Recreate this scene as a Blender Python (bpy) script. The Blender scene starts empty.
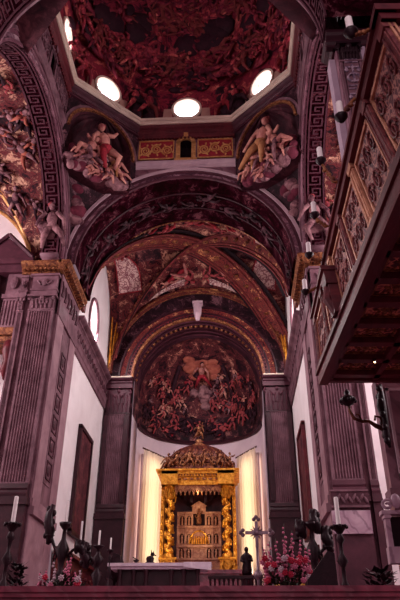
import bpy, math, random
from mathutils import Vector, Matrix
R = random.Random(7)
PI = math.pi
EYE = 1.6
C = bpy.context.scene.collection

# ------------------------------------------------------------------ colours and materials
def lin(c):
    # the camera's faint wine-red cast in the darks, mixed into every colour
    w = 1-sum(c[:3])/765; c = (min(255, c[0]+10*w), max(0, c[1]-9*w), max(0, c[2]-3*w))
    return tuple(((x/255)/12.92 if x/255 <= .04045 else ((x/255+.055)/1.055)**2.4) for x in c) + (1,)

class NT:
    def __init__(s, name):
        s.m = bpy.data.materials.new(name); s.m.use_nodes = True
        s.t = s.m.node_tree; s.b = s.t.nodes['Principled BSDF']
        s.tc = s.t.nodes.new('ShaderNodeTexCoord')
    def n(s, typ, **k):
        o = s.t.nodes.new(typ)
        for a, v in k.items():
            if a in o.inputs: o.inputs[a].default_value = v
            else: setattr(o, a, v)
        return o
    def l(s, a, b): s.t.links.new(a, b)

def ramp(nt, fac, stops):
    r = nt.n('ShaderNodeValToRGB'); e = r.color_ramp.elements
    while len(e) < len(stops): e.new(.5)
    for i, (p, c) in enumerate(stops): e[i].position = p; e[i].color = lin(c)
    nt.l(fac, r.inputs['Fac']); return r

def noise_mat(name, stops, scale=1.5, detail=8, rough=.7, metal=0, dist=0.6, bump=.15, bscale=None, bdist=.04, spec=.3, stretch=None):
    nt = NT(name)
    src = nt.tc.outputs['Object']
    if stretch:
        mp = nt.n('ShaderNodeMapping'); mp.inputs['Scale'].default_value = stretch
        nt.l(src, mp.inputs['Vector']); src = mp.outputs[0]
    no = nt.n('ShaderNodeTexNoise'); no.inputs['Scale'].default_value = scale
    no.inputs['Detail'].default_value = detail; no.inputs['Distortion'].default_value = dist
    no.inputs['Roughness'].default_value = .62
    nt.l(src, no.inputs['Vector'])
    r = ramp(nt, no.outputs['Fac'], stops)
    nt.l(r.outputs[0], nt.b.inputs['Base Color'])
    nt.b.inputs['Roughness'].default_value = rough; nt.b.inputs['Metallic'].default_value = metal
    nt.b.inputs['Specular IOR Level'].default_value = spec
    if bump:
        n2 = nt.n('ShaderNodeTexNoise'); n2.inputs['Scale'].default_value = bscale or scale*5
        n2.inputs['Detail'].default_value = 4
        nt.l(src, n2.inputs['Vector'])
        bp = nt.n('ShaderNodeBump'); bp.inputs['Strength'].default_value = bump; bp.inputs['Distance'].default_value = bdist
        nt.l(n2.outputs['Fac'], bp.inputs['Height']); nt.l(bp.outputs[0], nt.b.inputs['Normal'])
    return nt.m

def fresco(name, stops, scale=.8, vor=1.6, dist=2.5, rough=.75, mixc=None, mixf=.5):
    """swirling painted figures and clouds: warped noise driving a voronoi driving a ramp"""
    nt = NT(name); src = nt.tc.outputs['Object']
    n1 = nt.n('ShaderNodeTexNoise'); n1.inputs['Scale'].default_value = scale; n1.inputs['Detail'].default_value = 3
    nt.l(src, n1.inputs['Vector'])
    sub = nt.n('ShaderNodeVectorMath', operation='SUBTRACT'); sub.inputs[1].default_value = (.5, .5, .5)
    nt.l(n1.outputs['Color'], sub.inputs[0])
    sc = nt.n('ShaderNodeVectorMath', operation='SCALE'); sc.inputs['Scale'].default_value = dist
    nt.l(sub.outputs[0], sc.inputs[0])
    ad = nt.n('ShaderNodeVectorMath', operation='ADD'); nt.l(src, ad.inputs[0]); nt.l(sc.outputs[0], ad.inputs[1])
    v = nt.n('ShaderNodeTexVoronoi'); v.inputs['Scale'].default_value = vor; v.feature = 'SMOOTH_F1'
    nt.l(ad.outputs[0], v.inputs['Vector'])
    n2 = nt.n('ShaderNodeTexNoise'); n2.inputs['Scale'].default_value = vor*1.7; n2.inputs['Detail'].default_value = 9
    n2.inputs['Roughness'].default_value = .7; n2.inputs['Distortion'].default_value = 1.5
    nt.l(ad.outputs[0], n2.inputs['Vector'])
    mx = nt.n('ShaderNodeMix'); mx.data_type = 'FLOAT'; mx.inputs[0].default_value = mixf
    nt.l(v.outputs['Distance'], mx.inputs[2]); nt.l(n2.outputs['Fac'], mx.inputs[3])
    r = ramp(nt, mx.outputs[0], stops)
    nt.l(r.outputs[0], nt.b.inputs['Base Color']); nt.b.inputs['Roughness'].default_value = rough
    nt.b.inputs['Specular IOR Level'].default_value = .25
    return nt.m

def ornament(name, ground, lines, hi, scale=5, rough=.6):
    """arabesque scrollwork: thin bands of a warped wave over a dark ground"""
    nt = NT(name); src = nt.tc.outputs['Object']
    n1 = nt.n('ShaderNodeTexNoise'); n1.inputs['Scale'].default_value = scale*.6; n1.inputs['Detail'].default_value = 2
    nt.l(src, n1.inputs['Vector'])
    sub = nt.n('ShaderNodeVectorMath', operation='SUBTRACT'); sub.inputs[1].default_value = (.5, .5, .5); nt.l(n1.outputs['Color'], sub.inputs[0])
    sc = nt.n('ShaderNodeVectorMath', operation='SCALE'); sc.inputs['Scale'].default_value = 3.2/scale; nt.l(sub.outputs[0], sc.inputs[0])
    ad = nt.n('ShaderNodeVectorMath', operation='ADD'); nt.l(src, ad.inputs[0]); nt.l(sc.outputs[0], ad.inputs[1])
    v = nt.n('ShaderNodeTexVoronoi'); v.feature = 'DISTANCE_TO_EDGE'; v.inputs['Scale'].default_value = scale
    nt.l(ad.outputs[0], v.inputs['Vector'])
    r = ramp(nt, v.outputs['Distance'], [(0, hi), (.07, lines), (.16, ground), (.32, ground), (.42, lines)])
    nt.l(r.outputs[0], nt.b.inputs['Base Color']); nt.b.inputs['Roughness'].default_value = rough
    bp = nt.n('ShaderNodeBump'); bp.inputs['Strength'].default_value = .5; bp.inputs['Distance'].default_value = .03; bp.invert = True
    nt.l(v.outputs['Distance'], bp.inputs['Height']); nt.l(bp.outputs[0], nt.b.inputs['Normal'])
    return nt.m

def marble(name, base, dark, vein, scale=1.2, rough=.45):
    nt = NT(name); src = nt.tc.outputs['Object']
    no = nt.n('ShaderNodeTexNoise'); no.inputs['Scale'].default_value = scale; no.inputs['Detail'].default_value = 9; no.inputs['Distortion'].default_value = 1.2
    nt.l(src, no.inputs['Vector'])
    r1 = ramp(nt, no.outputs['Fac'], [(.35, dark), (.6, base)])
    w = nt.n('ShaderNodeTexWave'); w.inputs['Scale'].default_value = scale*.7; w.inputs['Distortion'].default_value = 9; w.inputs['Detail'].default_value = 4; w.bands_direction = 'DIAGONAL'
    nt.l(src, w.inputs['Vector'])
    r2 = ramp(nt, w.outputs['Fac'], [(.86, (0, 0, 0)), (.97, (190, 190, 190))])
    mx = nt.n('ShaderNodeMix'); mx.data_type = 'RGBA'; nt.l(r2.outputs[0], mx.inputs[0]); nt.l(r1.outputs[0], mx.inputs[6]); mx.inputs[7].default_value = lin(vein)
    nt.l(mx.outputs[2], nt.b.inputs['Base Color']); nt.b.inputs['Roughness'].default_value = rough
    return nt.m

def emit(name, col, strength):
    nt = NT(name); nt.b.inputs['Base Color'].default_value = (0, 0, 0, 1)
    nt.b.inputs['Emission Color'].default_value = lin(col); nt.b.inputs['Emission Strength'].default_value = strength
    return nt.m

M = {}
M['plaster'] = noise_mat('plaster', [(.3, (226, 212, 214)), (.7, (244, 232, 234))], .5, 5, .85, bump=.05)
M['plaster_grey'] = noise_mat('plaster_grey', [(.3, (150, 134, 148)), (.7, (178, 160, 172))], .8, 5, .85, bump=.05)
M['apse_plaster'] = noise_mat('apse_plaster', [(.3, (196, 176, 190)), (.7, (220, 202, 210))], .5, 5, .85, bump=.05)
M['stone'] = noise_mat('grey_stone', [(.3, (66, 44, 52)), (.7, (130, 100, 108))], 1.3, 8, .65)
M['stone_mid'] = noise_mat('mid_stone', [(.3, (112, 84, 92)), (.7, (156, 126, 132))], 1.0, 8, .65)
M['stone_light'] = noise_mat('pale_stone', [(.3, (166, 140, 150)), (.7, (196, 170, 176))], 1.3, 8, .65)
M['stone_dark'] = noise_mat('dark_stone', [(.3, (44, 22, 32)), (.7, (80, 48, 58))], 1.3, 8, .6)
M['ledge'] = noise_mat('ledge_stone', [(.3, (196, 176, 160)), (.7, (222, 204, 186))], 1.0, 6, .7)
M['ledge_dim'] = noise_mat('pale_painted_stone', [(.3, (150, 112, 104)), (.7, (184, 146, 130))], 1.0, 6, .7)
M['marble_panel'] = marble('veined_marble', (186, 160, 172), (148, 118, 134), (96, 70, 90), 1.5)
M['marble_wall'] = marble('pink_grey_marble', (136, 102, 112), (100, 66, 78), (60, 32, 46), .9)
M['grisaille'] = noise_mat('grisaille_bodies', [(.4, (24, 10, 16)), (.68, (92, 60, 68))], 1.5, 6, .8, bump=.05)
M['meander'] = noise_mat('meander_paint', [(.3, (48, 24, 34)), (.7, (78, 46, 56))], 2, 6, .8, bump=.05)
M['marble_red'] = marble('red_marble', (150, 70, 88), (98, 42, 58), (150, 96, 106), 1.6, .35)
M['gold'] = noise_mat('gilding', [(.3, (140, 84, 20)), (.5, (214, 148, 46)), (.7, (244, 190, 84))], 5, 5, .38, .75, bump=.4, bscale=14, bdist=.03, spec=.5)
M['gold_dark'] = noise_mat('old_gilding', [(.35, (60, 30, 28)), (.55, (136, 90, 56)), (.75, (196, 150, 102))], 7, 6, .5, .3, bump=.4, bscale=18, bdist=.03)
M['gold_line'] = noise_mat('gilt_moulding', [(.3, (176, 120, 70)), (.7, (228, 184, 120))], 5, 5, .4, .35, bump=.1)
M['gold_pale'] = noise_mat('pale_worn_gilt', [(.3, (140, 92, 72)), (.7, (210, 160, 124))], 5, 5, .5, .15, bump=.2)
M['gold_pink'] = noise_mat('worn_gilt', [(.3, (150, 96, 74)), (.7, (222, 172, 138))], 5, 5, .45, .25, bump=.1)
M['carved'] = noise_mat('carved_walnut', [(.35, (70, 32, 40)), (.65, (140, 84, 80))], 6, 5, .5)
M['gold_shadow'] = noise_mat('shaded_gilding', [(.35, (40, 18, 22)), (.55, (96, 54, 40)), (.75, (160, 104, 66))], 6, 6, .5, .3, bump=.4, bscale=16, bdist=.03)  # darker copy of the gilding: shade on the canopy dome put into the colour
M['wood_red'] = noise_mat('red_brown_wood', [(.3, (58, 20, 28)), (.7, (104, 44, 48))], 2, 8, .5, stretch=(1, .3, 1))
M['wood_dark'] = noise_mat('dark_wood', [(.3, (26, 12, 20)), (.7, (56, 30, 38))], 2, 8, .5)
M['dark'] = noise_mat('near_black_bronze', [(.3, (14, 8, 12)), (.7, (36, 22, 30))], 4, 5, .45, .3)
M['bronze'] = noise_mat('bronze', [(.3, (44, 24, 24)), (.7, (104, 66, 46))], 6, 5, .35, .7)
M['silver'] = noise_mat('silvered_metal', [(.3, (96, 82, 92)), (.7, (150, 132, 138))], 6, 5, .4, .5)
M['void'] = noise_mat('dark_recess', [(.3, (10, 6, 10)), (.7, (22, 12, 18))], 2, 3, .9, bump=0)
M['wax'] = noise_mat('candle_wax', [(.3, (236, 226, 224)), (.7, (246, 238, 236))], 3, 3, .5, bump=0)
M['cloth_white'] = noise_mat('white_altar_cloth', [(.3, (210, 192, 206)), (.7, (236, 222, 230))], 4, 3, .8, bump=.1)
M['orn_dark'] = ornament('dark_scrollwork', (46, 26, 36), (120, 88, 92), (150, 112, 104), 4.5)
M['orn_red'] = ornament('red_gold_scrollwork', (84, 24, 36), (178, 118, 74), (214, 158, 100), 4)
M['orn_brown'] = ornament('brown_gold_scrollwork', (70, 34, 40), (150, 104, 78), (206, 160, 116), 5.5)
M['orn_red2'] = ornament('carved_parapet', (84, 40, 48), (156, 104, 96), (190, 136, 116), 7)
M['orn_grey'] = ornament('grey_scrollwork', (84, 72, 90), (134, 116, 132), (160, 140, 150), 3.5)
M['orn_white'] = ornament('pale_scrollwork', (216, 190, 180), (150, 104, 106), (110, 60, 70), 3.5)
M['orn_coffer'] = ornament('coffer_scrollwork', (66, 22, 32), (164, 84, 74), (214, 140, 104), 3.5)
M['f_dome'] = fresco('dome_fresco', [(.34, (30, 6, 18)), (.41, (84, 18, 38)), (.46, (134, 38, 56)), (.51, (92, 22, 40)), (.56, (176, 76, 78)), (.62, (216, 132, 112))], .5, 1.0, 3.0, mixf=.62)
M['f_choir'] = fresco('choir_vault_fresco', [(.34, (12, 6, 12)), (.41, (46, 18, 26)), (.46, (110, 48, 46)), (.5, (52, 34, 38)), (.54, (150, 100, 84)), (.6, (212, 168, 140))], .9, 1.5, 1.6, mixf=.7)
M['f_rib'] = fresco('rib_fresco', [(.34, (26, 10, 16)), (.42, (84, 24, 32)), (.47, (130, 62, 48)), (.5, (44, 34, 34)), (.55, (110, 44, 42)), (.6, (216, 158, 104))], 1.3, 2.6, 1.0, mixf=.7)
M['f_dark'] = fresco('dark_arch_fresco', [(.36, (8, 3, 8)), (.45, (24, 10, 18)), (.53, (46, 28, 36)), (.61, (120, 88, 94))], .8, 1.8, 1.6, mixf=.7)
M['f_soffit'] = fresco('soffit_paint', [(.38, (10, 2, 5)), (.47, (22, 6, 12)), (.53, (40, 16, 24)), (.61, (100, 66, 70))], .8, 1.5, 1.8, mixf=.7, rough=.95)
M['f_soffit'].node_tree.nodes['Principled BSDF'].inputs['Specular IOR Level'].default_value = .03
M['f_grey'] = fresco('grey_grisaille', [(.36, (46, 28, 38)), (.45, (92, 66, 78)), (.52, (130, 102, 112)), (.6, (178, 150, 156))], .7, 1.0, 2.2, mixf=.75)
M['f_apse'] = fresco('apse_fresco', [(.36, (12, 6, 14)), (.43, (42, 20, 28)), (.48, (92, 44, 46)), (.53, (44, 24, 32)), (.57, (140, 86, 78)), (.63, (200, 148, 126))], 1.0, 1.7, 1.8, mixf=.68)
M['f_apse_low'] = fresco('apse_fresco_low', [(.38, (10, 6, 12)), (.46, (30, 16, 24)), (.53, (66, 38, 42)), (.6, (126, 86, 80))], 1.0, 1.7, 1.8, mixf=.68)
M['f_niche'] = fresco('niche_shell', [(.36, (26, 10, 18)), (.5, (54, 26, 34)), (.62, (90, 54, 60))], .6, 1.0, 1.2, mixf=.7)
M['f_paint'] = fresco('painted_canvas', [(.3, (30, 14, 20)), (.5, (84, 46, 52)), (.62, (122, 76, 72)), (.75, (160, 112, 96))], .8, 1.8, 1.6, mixf=.7)
M['p_flesh'] = noise_mat('painted_flesh', [(.35, (128, 72, 72)), (.65, (208, 150, 132))], 1.6, 6, .8, bump=.05)
M['p_fleshdim'] = noise_mat('painted_dim_flesh', [(.3, (110, 44, 52)), (.7, (164, 78, 76))], 3, 5, .8, bump=.05)
M['dome_flesh'] = noise_mat('dome_painted_bodies', [(.34, (56, 10, 26)), (.46, (110, 30, 46)), (.56, (150, 56, 64)), (.7, (206, 124, 108))], 1.3, 8, .8, dist=2, bump=.05)
M['dome_cloud'] = noise_mat('dome_painted_cloud', [(.36, (40, 8, 24)), (.5, (96, 26, 44)), (.66, (148, 62, 70))], .9, 8, .85, dist=2, bump=.05)
M['p_ochredim'] = noise_mat('painted_dim_glow', [(.3, (128, 66, 56)), (.7, (176, 106, 84))], 2, 5, .8, bump=.05)
M['p_cloud'] = noise_mat('painted_cloud', [(.38, (60, 34, 44)), (.65, (156, 118, 120))], 2, 6, .9, bump=.05)
M['p_clouddark'] = noise_mat('painted_dark_cloud', [(.3, (58, 24, 38)), (.7, (112, 52, 66))], 2, 6, .9, bump=.05)
M['p_red'] = noise_mat('painted_red_cloth', [(.3, (110, 24, 36)), (.7, (158, 46, 56))], 3, 5, .8, bump=.05)
M['p_ochre'] = noise_mat('painted_ochre_cloth', [(.3, (132, 86, 52)), (.7, (184, 136, 92))], 3, 5, .8, bump=.05)
M['p_dark'] = noise_mat('painted_dark_cloth', [(.3, (18, 6, 16)), (.7, (44, 18, 32))], 3, 5, .8, bump=.05)
M['p_brown'] = noise_mat('painted_brown_cloth', [(.3, (84, 34, 36)), (.7, (120, 56, 52))], 3, 5, .8, bump=.05)
M['leaf'] = noise_mat('leaves', [(.3, (20, 26, 20)), (.7, (50, 62, 42))], 6, 4, .6, bump=0)
M['pet_pink'] = noise_mat('pink_petals', [(.3, (170, 76, 108)), (.7, (216, 130, 156))], 9, 3, .6, bump=0)
M['pet_red'] = noise_mat('red_petals', [(.3, (150, 20, 50)), (.7, (196, 44, 74))], 9, 3, .6, bump=0)
M['pet_yellow'] = noise_mat('yellow_petals', [(.3, (206, 150, 50)), (.7, (240, 200, 96))], 9, 3, .6, bump=0)
M['pet_white'] = noise_mat('white_petals', [(.3, (170, 140, 152)), (.7, (206, 184, 190))], 9, 3, .6, bump=0)
M['sky_pane'] = emit('daylit_pane', (255, 236, 246), 9)
M['oval_pane'] = emit('daylit_oval_pane', (255, 232, 232), 4.5)
M['warm_pane'] = emit('lamplit_pane', (255, 226, 186), 2.6)
M['bulb'] = emit('small_bulb', (255, 220, 160), 9)
def curtain_mat():
    nt = NT('pale_curtain'); nt.b.inputs['Base Color'].default_value = lin((236, 220, 204)); nt.b.inputs['Roughness'].default_value = .9
    tr = nt.n('ShaderNodeBsdfTranslucent'); tr.inputs['Color'].default_value = lin((252, 240, 224))
    mx = nt.n('ShaderNodeMixShader'); mx.inputs[0].default_value = .6
    out = nt.t.nodes['Material Output']
    nt.l(nt.b.outputs[0], mx.inputs[1]); nt.l(tr.outputs[0], mx.inputs[2]); nt.l(mx.outputs[0], out.inputs['Surface'])
    return nt.m
M['curtain'] = curtain_mat()

# ------------------------------------------------------------------ mesh builder
class MB:
    def __init__(s): s.v = []; s.f = []; s.mi = []; s.k = 0; s.tf = None
    def add(s, vs, fs):
        o = len(s.v)
        if s.tf: vs = [s.tf(Vector(p)) for p in vs]
        s.v += [tuple(p) for p in vs]; s.f += [tuple(o+i for i in q) for q in fs]; s.mi += [s.k]*len(fs)
    def box(s, x0, x1, y0, y1, z0, z1):
        s.add([(x, y, z) for x in (x0, x1) for y in (y0, y1) for z in (z0, z1)],
              [(0, 1, 3, 2), (4, 6, 7, 5), (0, 4, 5, 1), (2, 3, 7, 6), (0, 2, 6, 4), (1, 5, 7, 3)])
    def grid(s, fn, nu, nv, close=False):
        vs = [fn(i/nu, j/nv) for i in range(nu+1) for j in range(nv+1)]
        s.add(vs, [(i*(nv+1)+j, (i+1)*(nv+1)+j, (i+1)*(nv+1)+j+1, i*(nv+1)+j+1) for i in range(nu) for j in range(nv)])
    def slab(s, fn, nu, nv, th):
        """closed slab: fn(u,v,t) with t in {0,1}"""
        s.grid(lambda u, v: fn(u, v, 0), nu, nv); s.grid(lambda u, v: fn(u, v, th), nu, nv)
        s.grid(lambda u, v: fn(u, 0, v*th), nu, 1); s.grid(lambda u, v: fn(u, 1, v*th), nu, 1)
        s.grid(lambda u, v: fn(0, u, v*th), nv, 1); s.grid(lambda u, v: fn(1, u, v*th), nv, 1)
    def lathe(s, prof, c=(0, 0, 0), n=16, a0=0, a1=2*PI, sx=1, sy=1):
        m = len(prof); vs = []
        for i in range(n+1):
            a = a0+(a1-a0)*i/n
            for r, z in prof: vs.append((c[0]+r*math.cos(a)*sx, c[1]+r*math.sin(a)*sy, c[2]+z))
        s.add(vs, [(i*m+j, (i+1)*m+j, (i+1)*m+j+1, i*m+j+1) for i in range(n) for j in range(m-1)])
    def tube(s, path, rad, n=8, cap=True):
        P = [Vector(p) for p in path]; m = len(P)
        if not hasattr(rad, '__len__'): rad = [rad]*m
        vs = []; up = None
        for i in range(m):
            t = (P[min(i+1, m-1)]-P[max(i-1, 0)]).normalized()
            if up is None: up = Vector((0, 0, 1)) if abs(t.z) < .9 else Vector((1, 0, 0))
            a = t.cross(up).normalized(); b = a.cross(t).normalized(); up = b
            for k in range(n):
                q = 2*PI*k/n; vs.append(P[i]+(a*math.cos(q)+b*math.sin(q))*rad[i])
        fs = [(i*n+k, i*n+(k+1) % n, (i+1)*n+(k+1) % n, (i+1)*n+k) for i in range(m-1) for k in range(n)]
        if cap: fs += [tuple(range(n)), tuple((m-1)*n+k for k in range(n))]
        s.add(vs, fs)
    def ell(s, c, rx, ry, rz, rot=None, n=10, m=6):
        vs = []; rot = rot or Matrix.Identity(3); c = Vector(c)
        for j in range(1, m):
            t = PI*j/m
            for i in range(n):
                a = 2*PI*i/n
                vs.append(c+rot@Vector((rx*math.sin(t)*math.cos(a), ry*math.sin(t)*math.sin(a), rz*math.cos(t))))
        vs += [c+rot@Vector((0, 0, rz)), c+rot@Vector((0, 0, -rz))]
        fs = [(j*n+i, j*n+(i+1) % n, (j+1)*n+(i+1) % n, (j+1)*n+i) for j in range(m-2) for i in range(n)]
        T = len(vs)-2
        fs += [(T, (i+1) % n, i) for i in range(n)] + [(T+1, (m-2)*n+i, (m-2)*n+(i+1) % n) for i in range(n)]
        s.add(vs, fs)
    def prism(s, poly, fn0, fn1):
        n = len(poly)
        s.add([fn0(p) for p in poly]+[fn1(p) for p in poly], [tuple(range(n)), tuple(range(2*n-1, n-1, -1))]+[(i, (i+1) % n, n+(i+1) % n, n+i) for i in range(n)])
    def build(s, name, mats, parent=None, smooth=False):
        me = bpy.data.meshes.new(name); me.from_pydata(s.v, [], s.f); me.update()
        import bmesh
        bm = bmesh.new(); bm.from_mesh(me)
        if len(bm.faces) < 60000:
            for i, f in enumerate(bm.faces): f.material_index = s.mi[i]
            bmesh.ops.remove_doubles(bm, verts=bm.verts, dist=1e-4)
            bmesh.ops.recalc_face_normals(bm, faces=bm.faces)
        bm.to_mesh(me); bm.free()
        if not isinstance(mats, (list, tuple)): mats = [mats]
        for m in mats: me.materials.append(M[m] if isinstance(m, str) else m)
        if smooth:
            for p in me.polygons: p.use_smooth = True
        o = bpy.data.objects.new(name, me); C.objects.link(o)
        if parent: o.parent = parent
        return o

def tag(o, label=None, cat=None, group=None, kind=None):
    if label: o['label'] = label
    if cat: o['category'] = cat
    if group: o['group'] = group
    if kind: o['kind'] = kind
    return o
def empty(name, loc, rz=0, label=None, cat=None, group=None, kind=None):
    o = bpy.data.objects.new(name, None); C.objects.link(o); o.location = loc; o.rotation_euler = (0, 0, rz)
    o.empty_display_size = .2
    return tag(o, label, cat, group, kind)
def copy_tree(o, parent=None):
    c = o.copy(); C.objects.link(c)
    if parent: c.parent = parent
    for ch in [x for x in o.children]: copy_tree(ch, c)
    return c
def struct(name, mb, mats, label=None, smooth=False):
    o = mb.build(name, mats, None, smooth); o['kind'] = 'structure'
    if label: o['label'] = label
    return o
def piece(kind_part, mb, mats, parent, label=None, smooth=False):
    o = mb.build(kind_part, mats, parent, smooth)
    if label: o['label'] = label
    return o

# a painted figure: torso, head, tapering limbs and a swirl of cloth, flattened onto its wall
def figure(mb, o, r, u, n, size, rng, flat=.35, cols=(0, 1, 2), pose=None):
    o = Vector(o); r = Vector(r).normalized(); u = Vector(u).normalized(); n = Vector(n).normalized()
    a = rng.uniform(-.6, .6) if pose is None else pose
    ca, sa = math.cos(a), math.sin(a)
    def pt(x, y, z=0):
        X = x*ca-y*sa; Y = x*sa+y*ca
        return o+r*X*size+u*Y*size+n*z*size*flat
    B = Matrix((r, u, n)).transposed()
    rot = B@Matrix.Rotation(a, 3, 'Z')
    def E(x, y, z, rx, ry, rz, k, extra=0):
        mb.k = k; mb.ell(pt(x, y, z), rx*size, ry*size, rz*size*flat, B@Matrix.Rotation(a+extra, 3, 'Z'), 8, 5)
    def L(pts, rad, k):
        mb.k = k
        mb.tube([pt(*p) for p in pts], [q*size for q in rad], 6)
    f, c1, c2 = cols
    E(0, .22, .2, .13, .2, .2, f)            # torso
    E(0, .03, .2, .14, .12, .2, c1)          # hips in cloth
    E(rng.uniform(-.05, .05), .52, .25, .075, .095, .16, f)  # head
    E(rng.uniform(-.05, .05), .57, .2, .08, .07, .14, c2)    # hair
    s1 = rng.uniform(.1, .4)*rng.choice((-1, 1)); s2 = rng.uniform(.1, .4)*rng.choice((-1, 1))
    L([(-.12, .37, .2), (-.26, .3+s1*.3, .25), (-.34+s1*.2, .2+s1, .3)], [.06, .045, .03], f)
    L([(.12, .37, .2), (.27, .3+s2*.3, .25), (.34+s2*.1, .2+s2, .3)], [.06, .045, .03], f)
    k1 = rng.uniform(-.1, .3); k2 = rng.uniform(-.1, .3)
    L([(-.07, 0, .2), (-.2+k1*.3, -.2, .4), (-.18-k1, -.46, .2)], [.095, .07, .035], rng.choice((f, c1)))
    L([(.07, 0, .2), (.2, -.2+k2*.3, .4), (.12+k2, -.46, .2)], [.095, .07, .035], rng.choice((f, c1)))
    E(rng.uniform(-.15, .15), rng.uniform(-.15, .1), 0, .3, .16, .12, rng.choice((c1, c2)), rng.uniform(-1, 1))

# classical fluted strip facing -y, x0..x1, z0..z1
def fluted(mb, x0, x1, y, z0, z1, n=7, dep=.05):
    pts = []; w = (x1-x0)/n
    for i in range(n):
        a = x0+i*w
        pts += [(a, y), (a+.14*w, y)]
        for k in range(1, 5):
            q = PI*k/5; pts.append((a+.14*w+.36*w*(1-math.cos(q)), y+dep*math.sin(q)))
        pts += [(a+.86*w, y)]
    pts.append((x1, y))
    mb.grid(lambda u, v: (pts[round(u*(len(pts)-1))][0], pts[round(u*(len(pts)-1))][1], z0+(z1-z0)*v), len(pts)-1, 1)
    for i in range(n):   # rounded stops
        a = x0+i*w
        for zz in (z0, z1): mb.box(a+.1*w, a+.9*w, y-.004, y+dep, zz-.1, zz+.02)

def prof_run(mb, prof, p0, p1, out):
    """run a moulding profile [(depth,z)] along p0->p1, depth towards 'out' (2D)"""
    p0 = Vector(p0); p1 = Vector(p1); o = Vector((out[0], out[1], 0))
    n = len(prof)
    A = [Vector((p0.x, p0.y, 0))+o*d+Vector((0, 0, z)) for d, z in prof]
    Bq = [Vector((p1.x, p1.y, 0))+o*d+Vector((0, 0, z)) for d, z in prof]
    mb.add(A+Bq, [(i, i+1, n+i+1, n+i) for i in range(n-1)]+[tuple(range(n)), tuple(range(2*n-1, n-1, -1))])

CORN = lambda z0, h, d: [(-.1, z0), (d*.25, z0), (d*.25, z0+h*.15), (d*.45, z0+h*.3), (d*.45, z0+h*.45), (d*.8, z0+h*.6), (d, z0+h*.75), (d, z0+h), (-.1, z0+h)]
PLAIN = lambda z0, z1, d: [(-.1, z0), (d, z0), (d, z1), (-.1, z1)]

# ------------------------------------------------------------------ setting: numbers (z measured from eye level, lifted at the end)
A = 5.7          # crossing half width
YC = 17.8        # crossing centre
S = 2.6          # half of the octagon's straight side
Z0 = 16.3        # arch springing
RI, RO = 5.15, 5.7
YE = YC+A        # 23.5
YE2 = 26.9
YF = 35.3
ZD = 25.1        # drum ledge
FLOOR_P = 2.3

mb = MB(); mb.box(-18, 18, -12, 15.2, -1.9, -1.6); struct('floor', mb, 'marble_wall', 'nave floor')
mb = MB(); mb.box(-18, 18, 15.2, 18.4, -1.6, .9); mb.box(-18, 18, 18.4, 19.0, -1.6, 1.2); mb.box(-18, 18, 19.0, 19.6, -1.6, 1.5)
mb.box(-18, 18, 19.6, 24.6, -1.6, 1.8); mb.box(-18, 18, 24.6, 42, -1.6, 2.3)
struct('floor', mb, 'marble_wall', 'raised presbytery floor with steps')

# --- one quadrant of the crossing, in local coordinates with its side at +Y
def quad_tf(k):
    m = Matrix.Translation((0, YC, 0))@Matrix.Rotation(-k*PI/2, 4, 'Z')
    return lambda p: m@p
names = ['east', 'right', 'west', 'left']
THK = [3.4, 1.0, .9, 1.0]

def arc_pt(r, a, y): return (r*math.cos(a), y, Z0+r*math.sin(a))

def key_band(mb, mp, n, w0, w1, th=.03):
    """Greek key: mp(u, v, t) -> point, u along 0..1, v across, t height"""
    pat = [((0, .1), (.9, .1)), ((.9, .1), (.9, .9)), ((.9, .9), (.25, .9)), ((.25, .9), (.25, .4)), ((.25, .4), (.6, .4)), ((.6, .4), (.6, .65)), ((.9, .1), (1.0, .1))]
    hw = .055
    for i in range(n):
        for (a, b) in pat:
            x0, x1 = min(a[0], b[0])-hw, max(a[0], b[0])+hw
            y0, y1 = min(a[1], b[1])-hw, max(a[1], b[1])+hw
            def g(x, y, t): return mp((i+x)/n, w0+(w1-w0)*y, t)
            mb.add([g(x0, y0, 0), g(x1, y0, 0), g(x1, y1, 0), g(x0, y1, 0), g(x0, y0, th), g(x1, y0, th), g(x1, y1, th), g(x0, y1, th)],
                   [(4, 5, 6, 7), (0, 1, 5, 4), (1, 2, 6, 5), (2, 3, 7, 6), (3, 0, 4, 7)])

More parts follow.
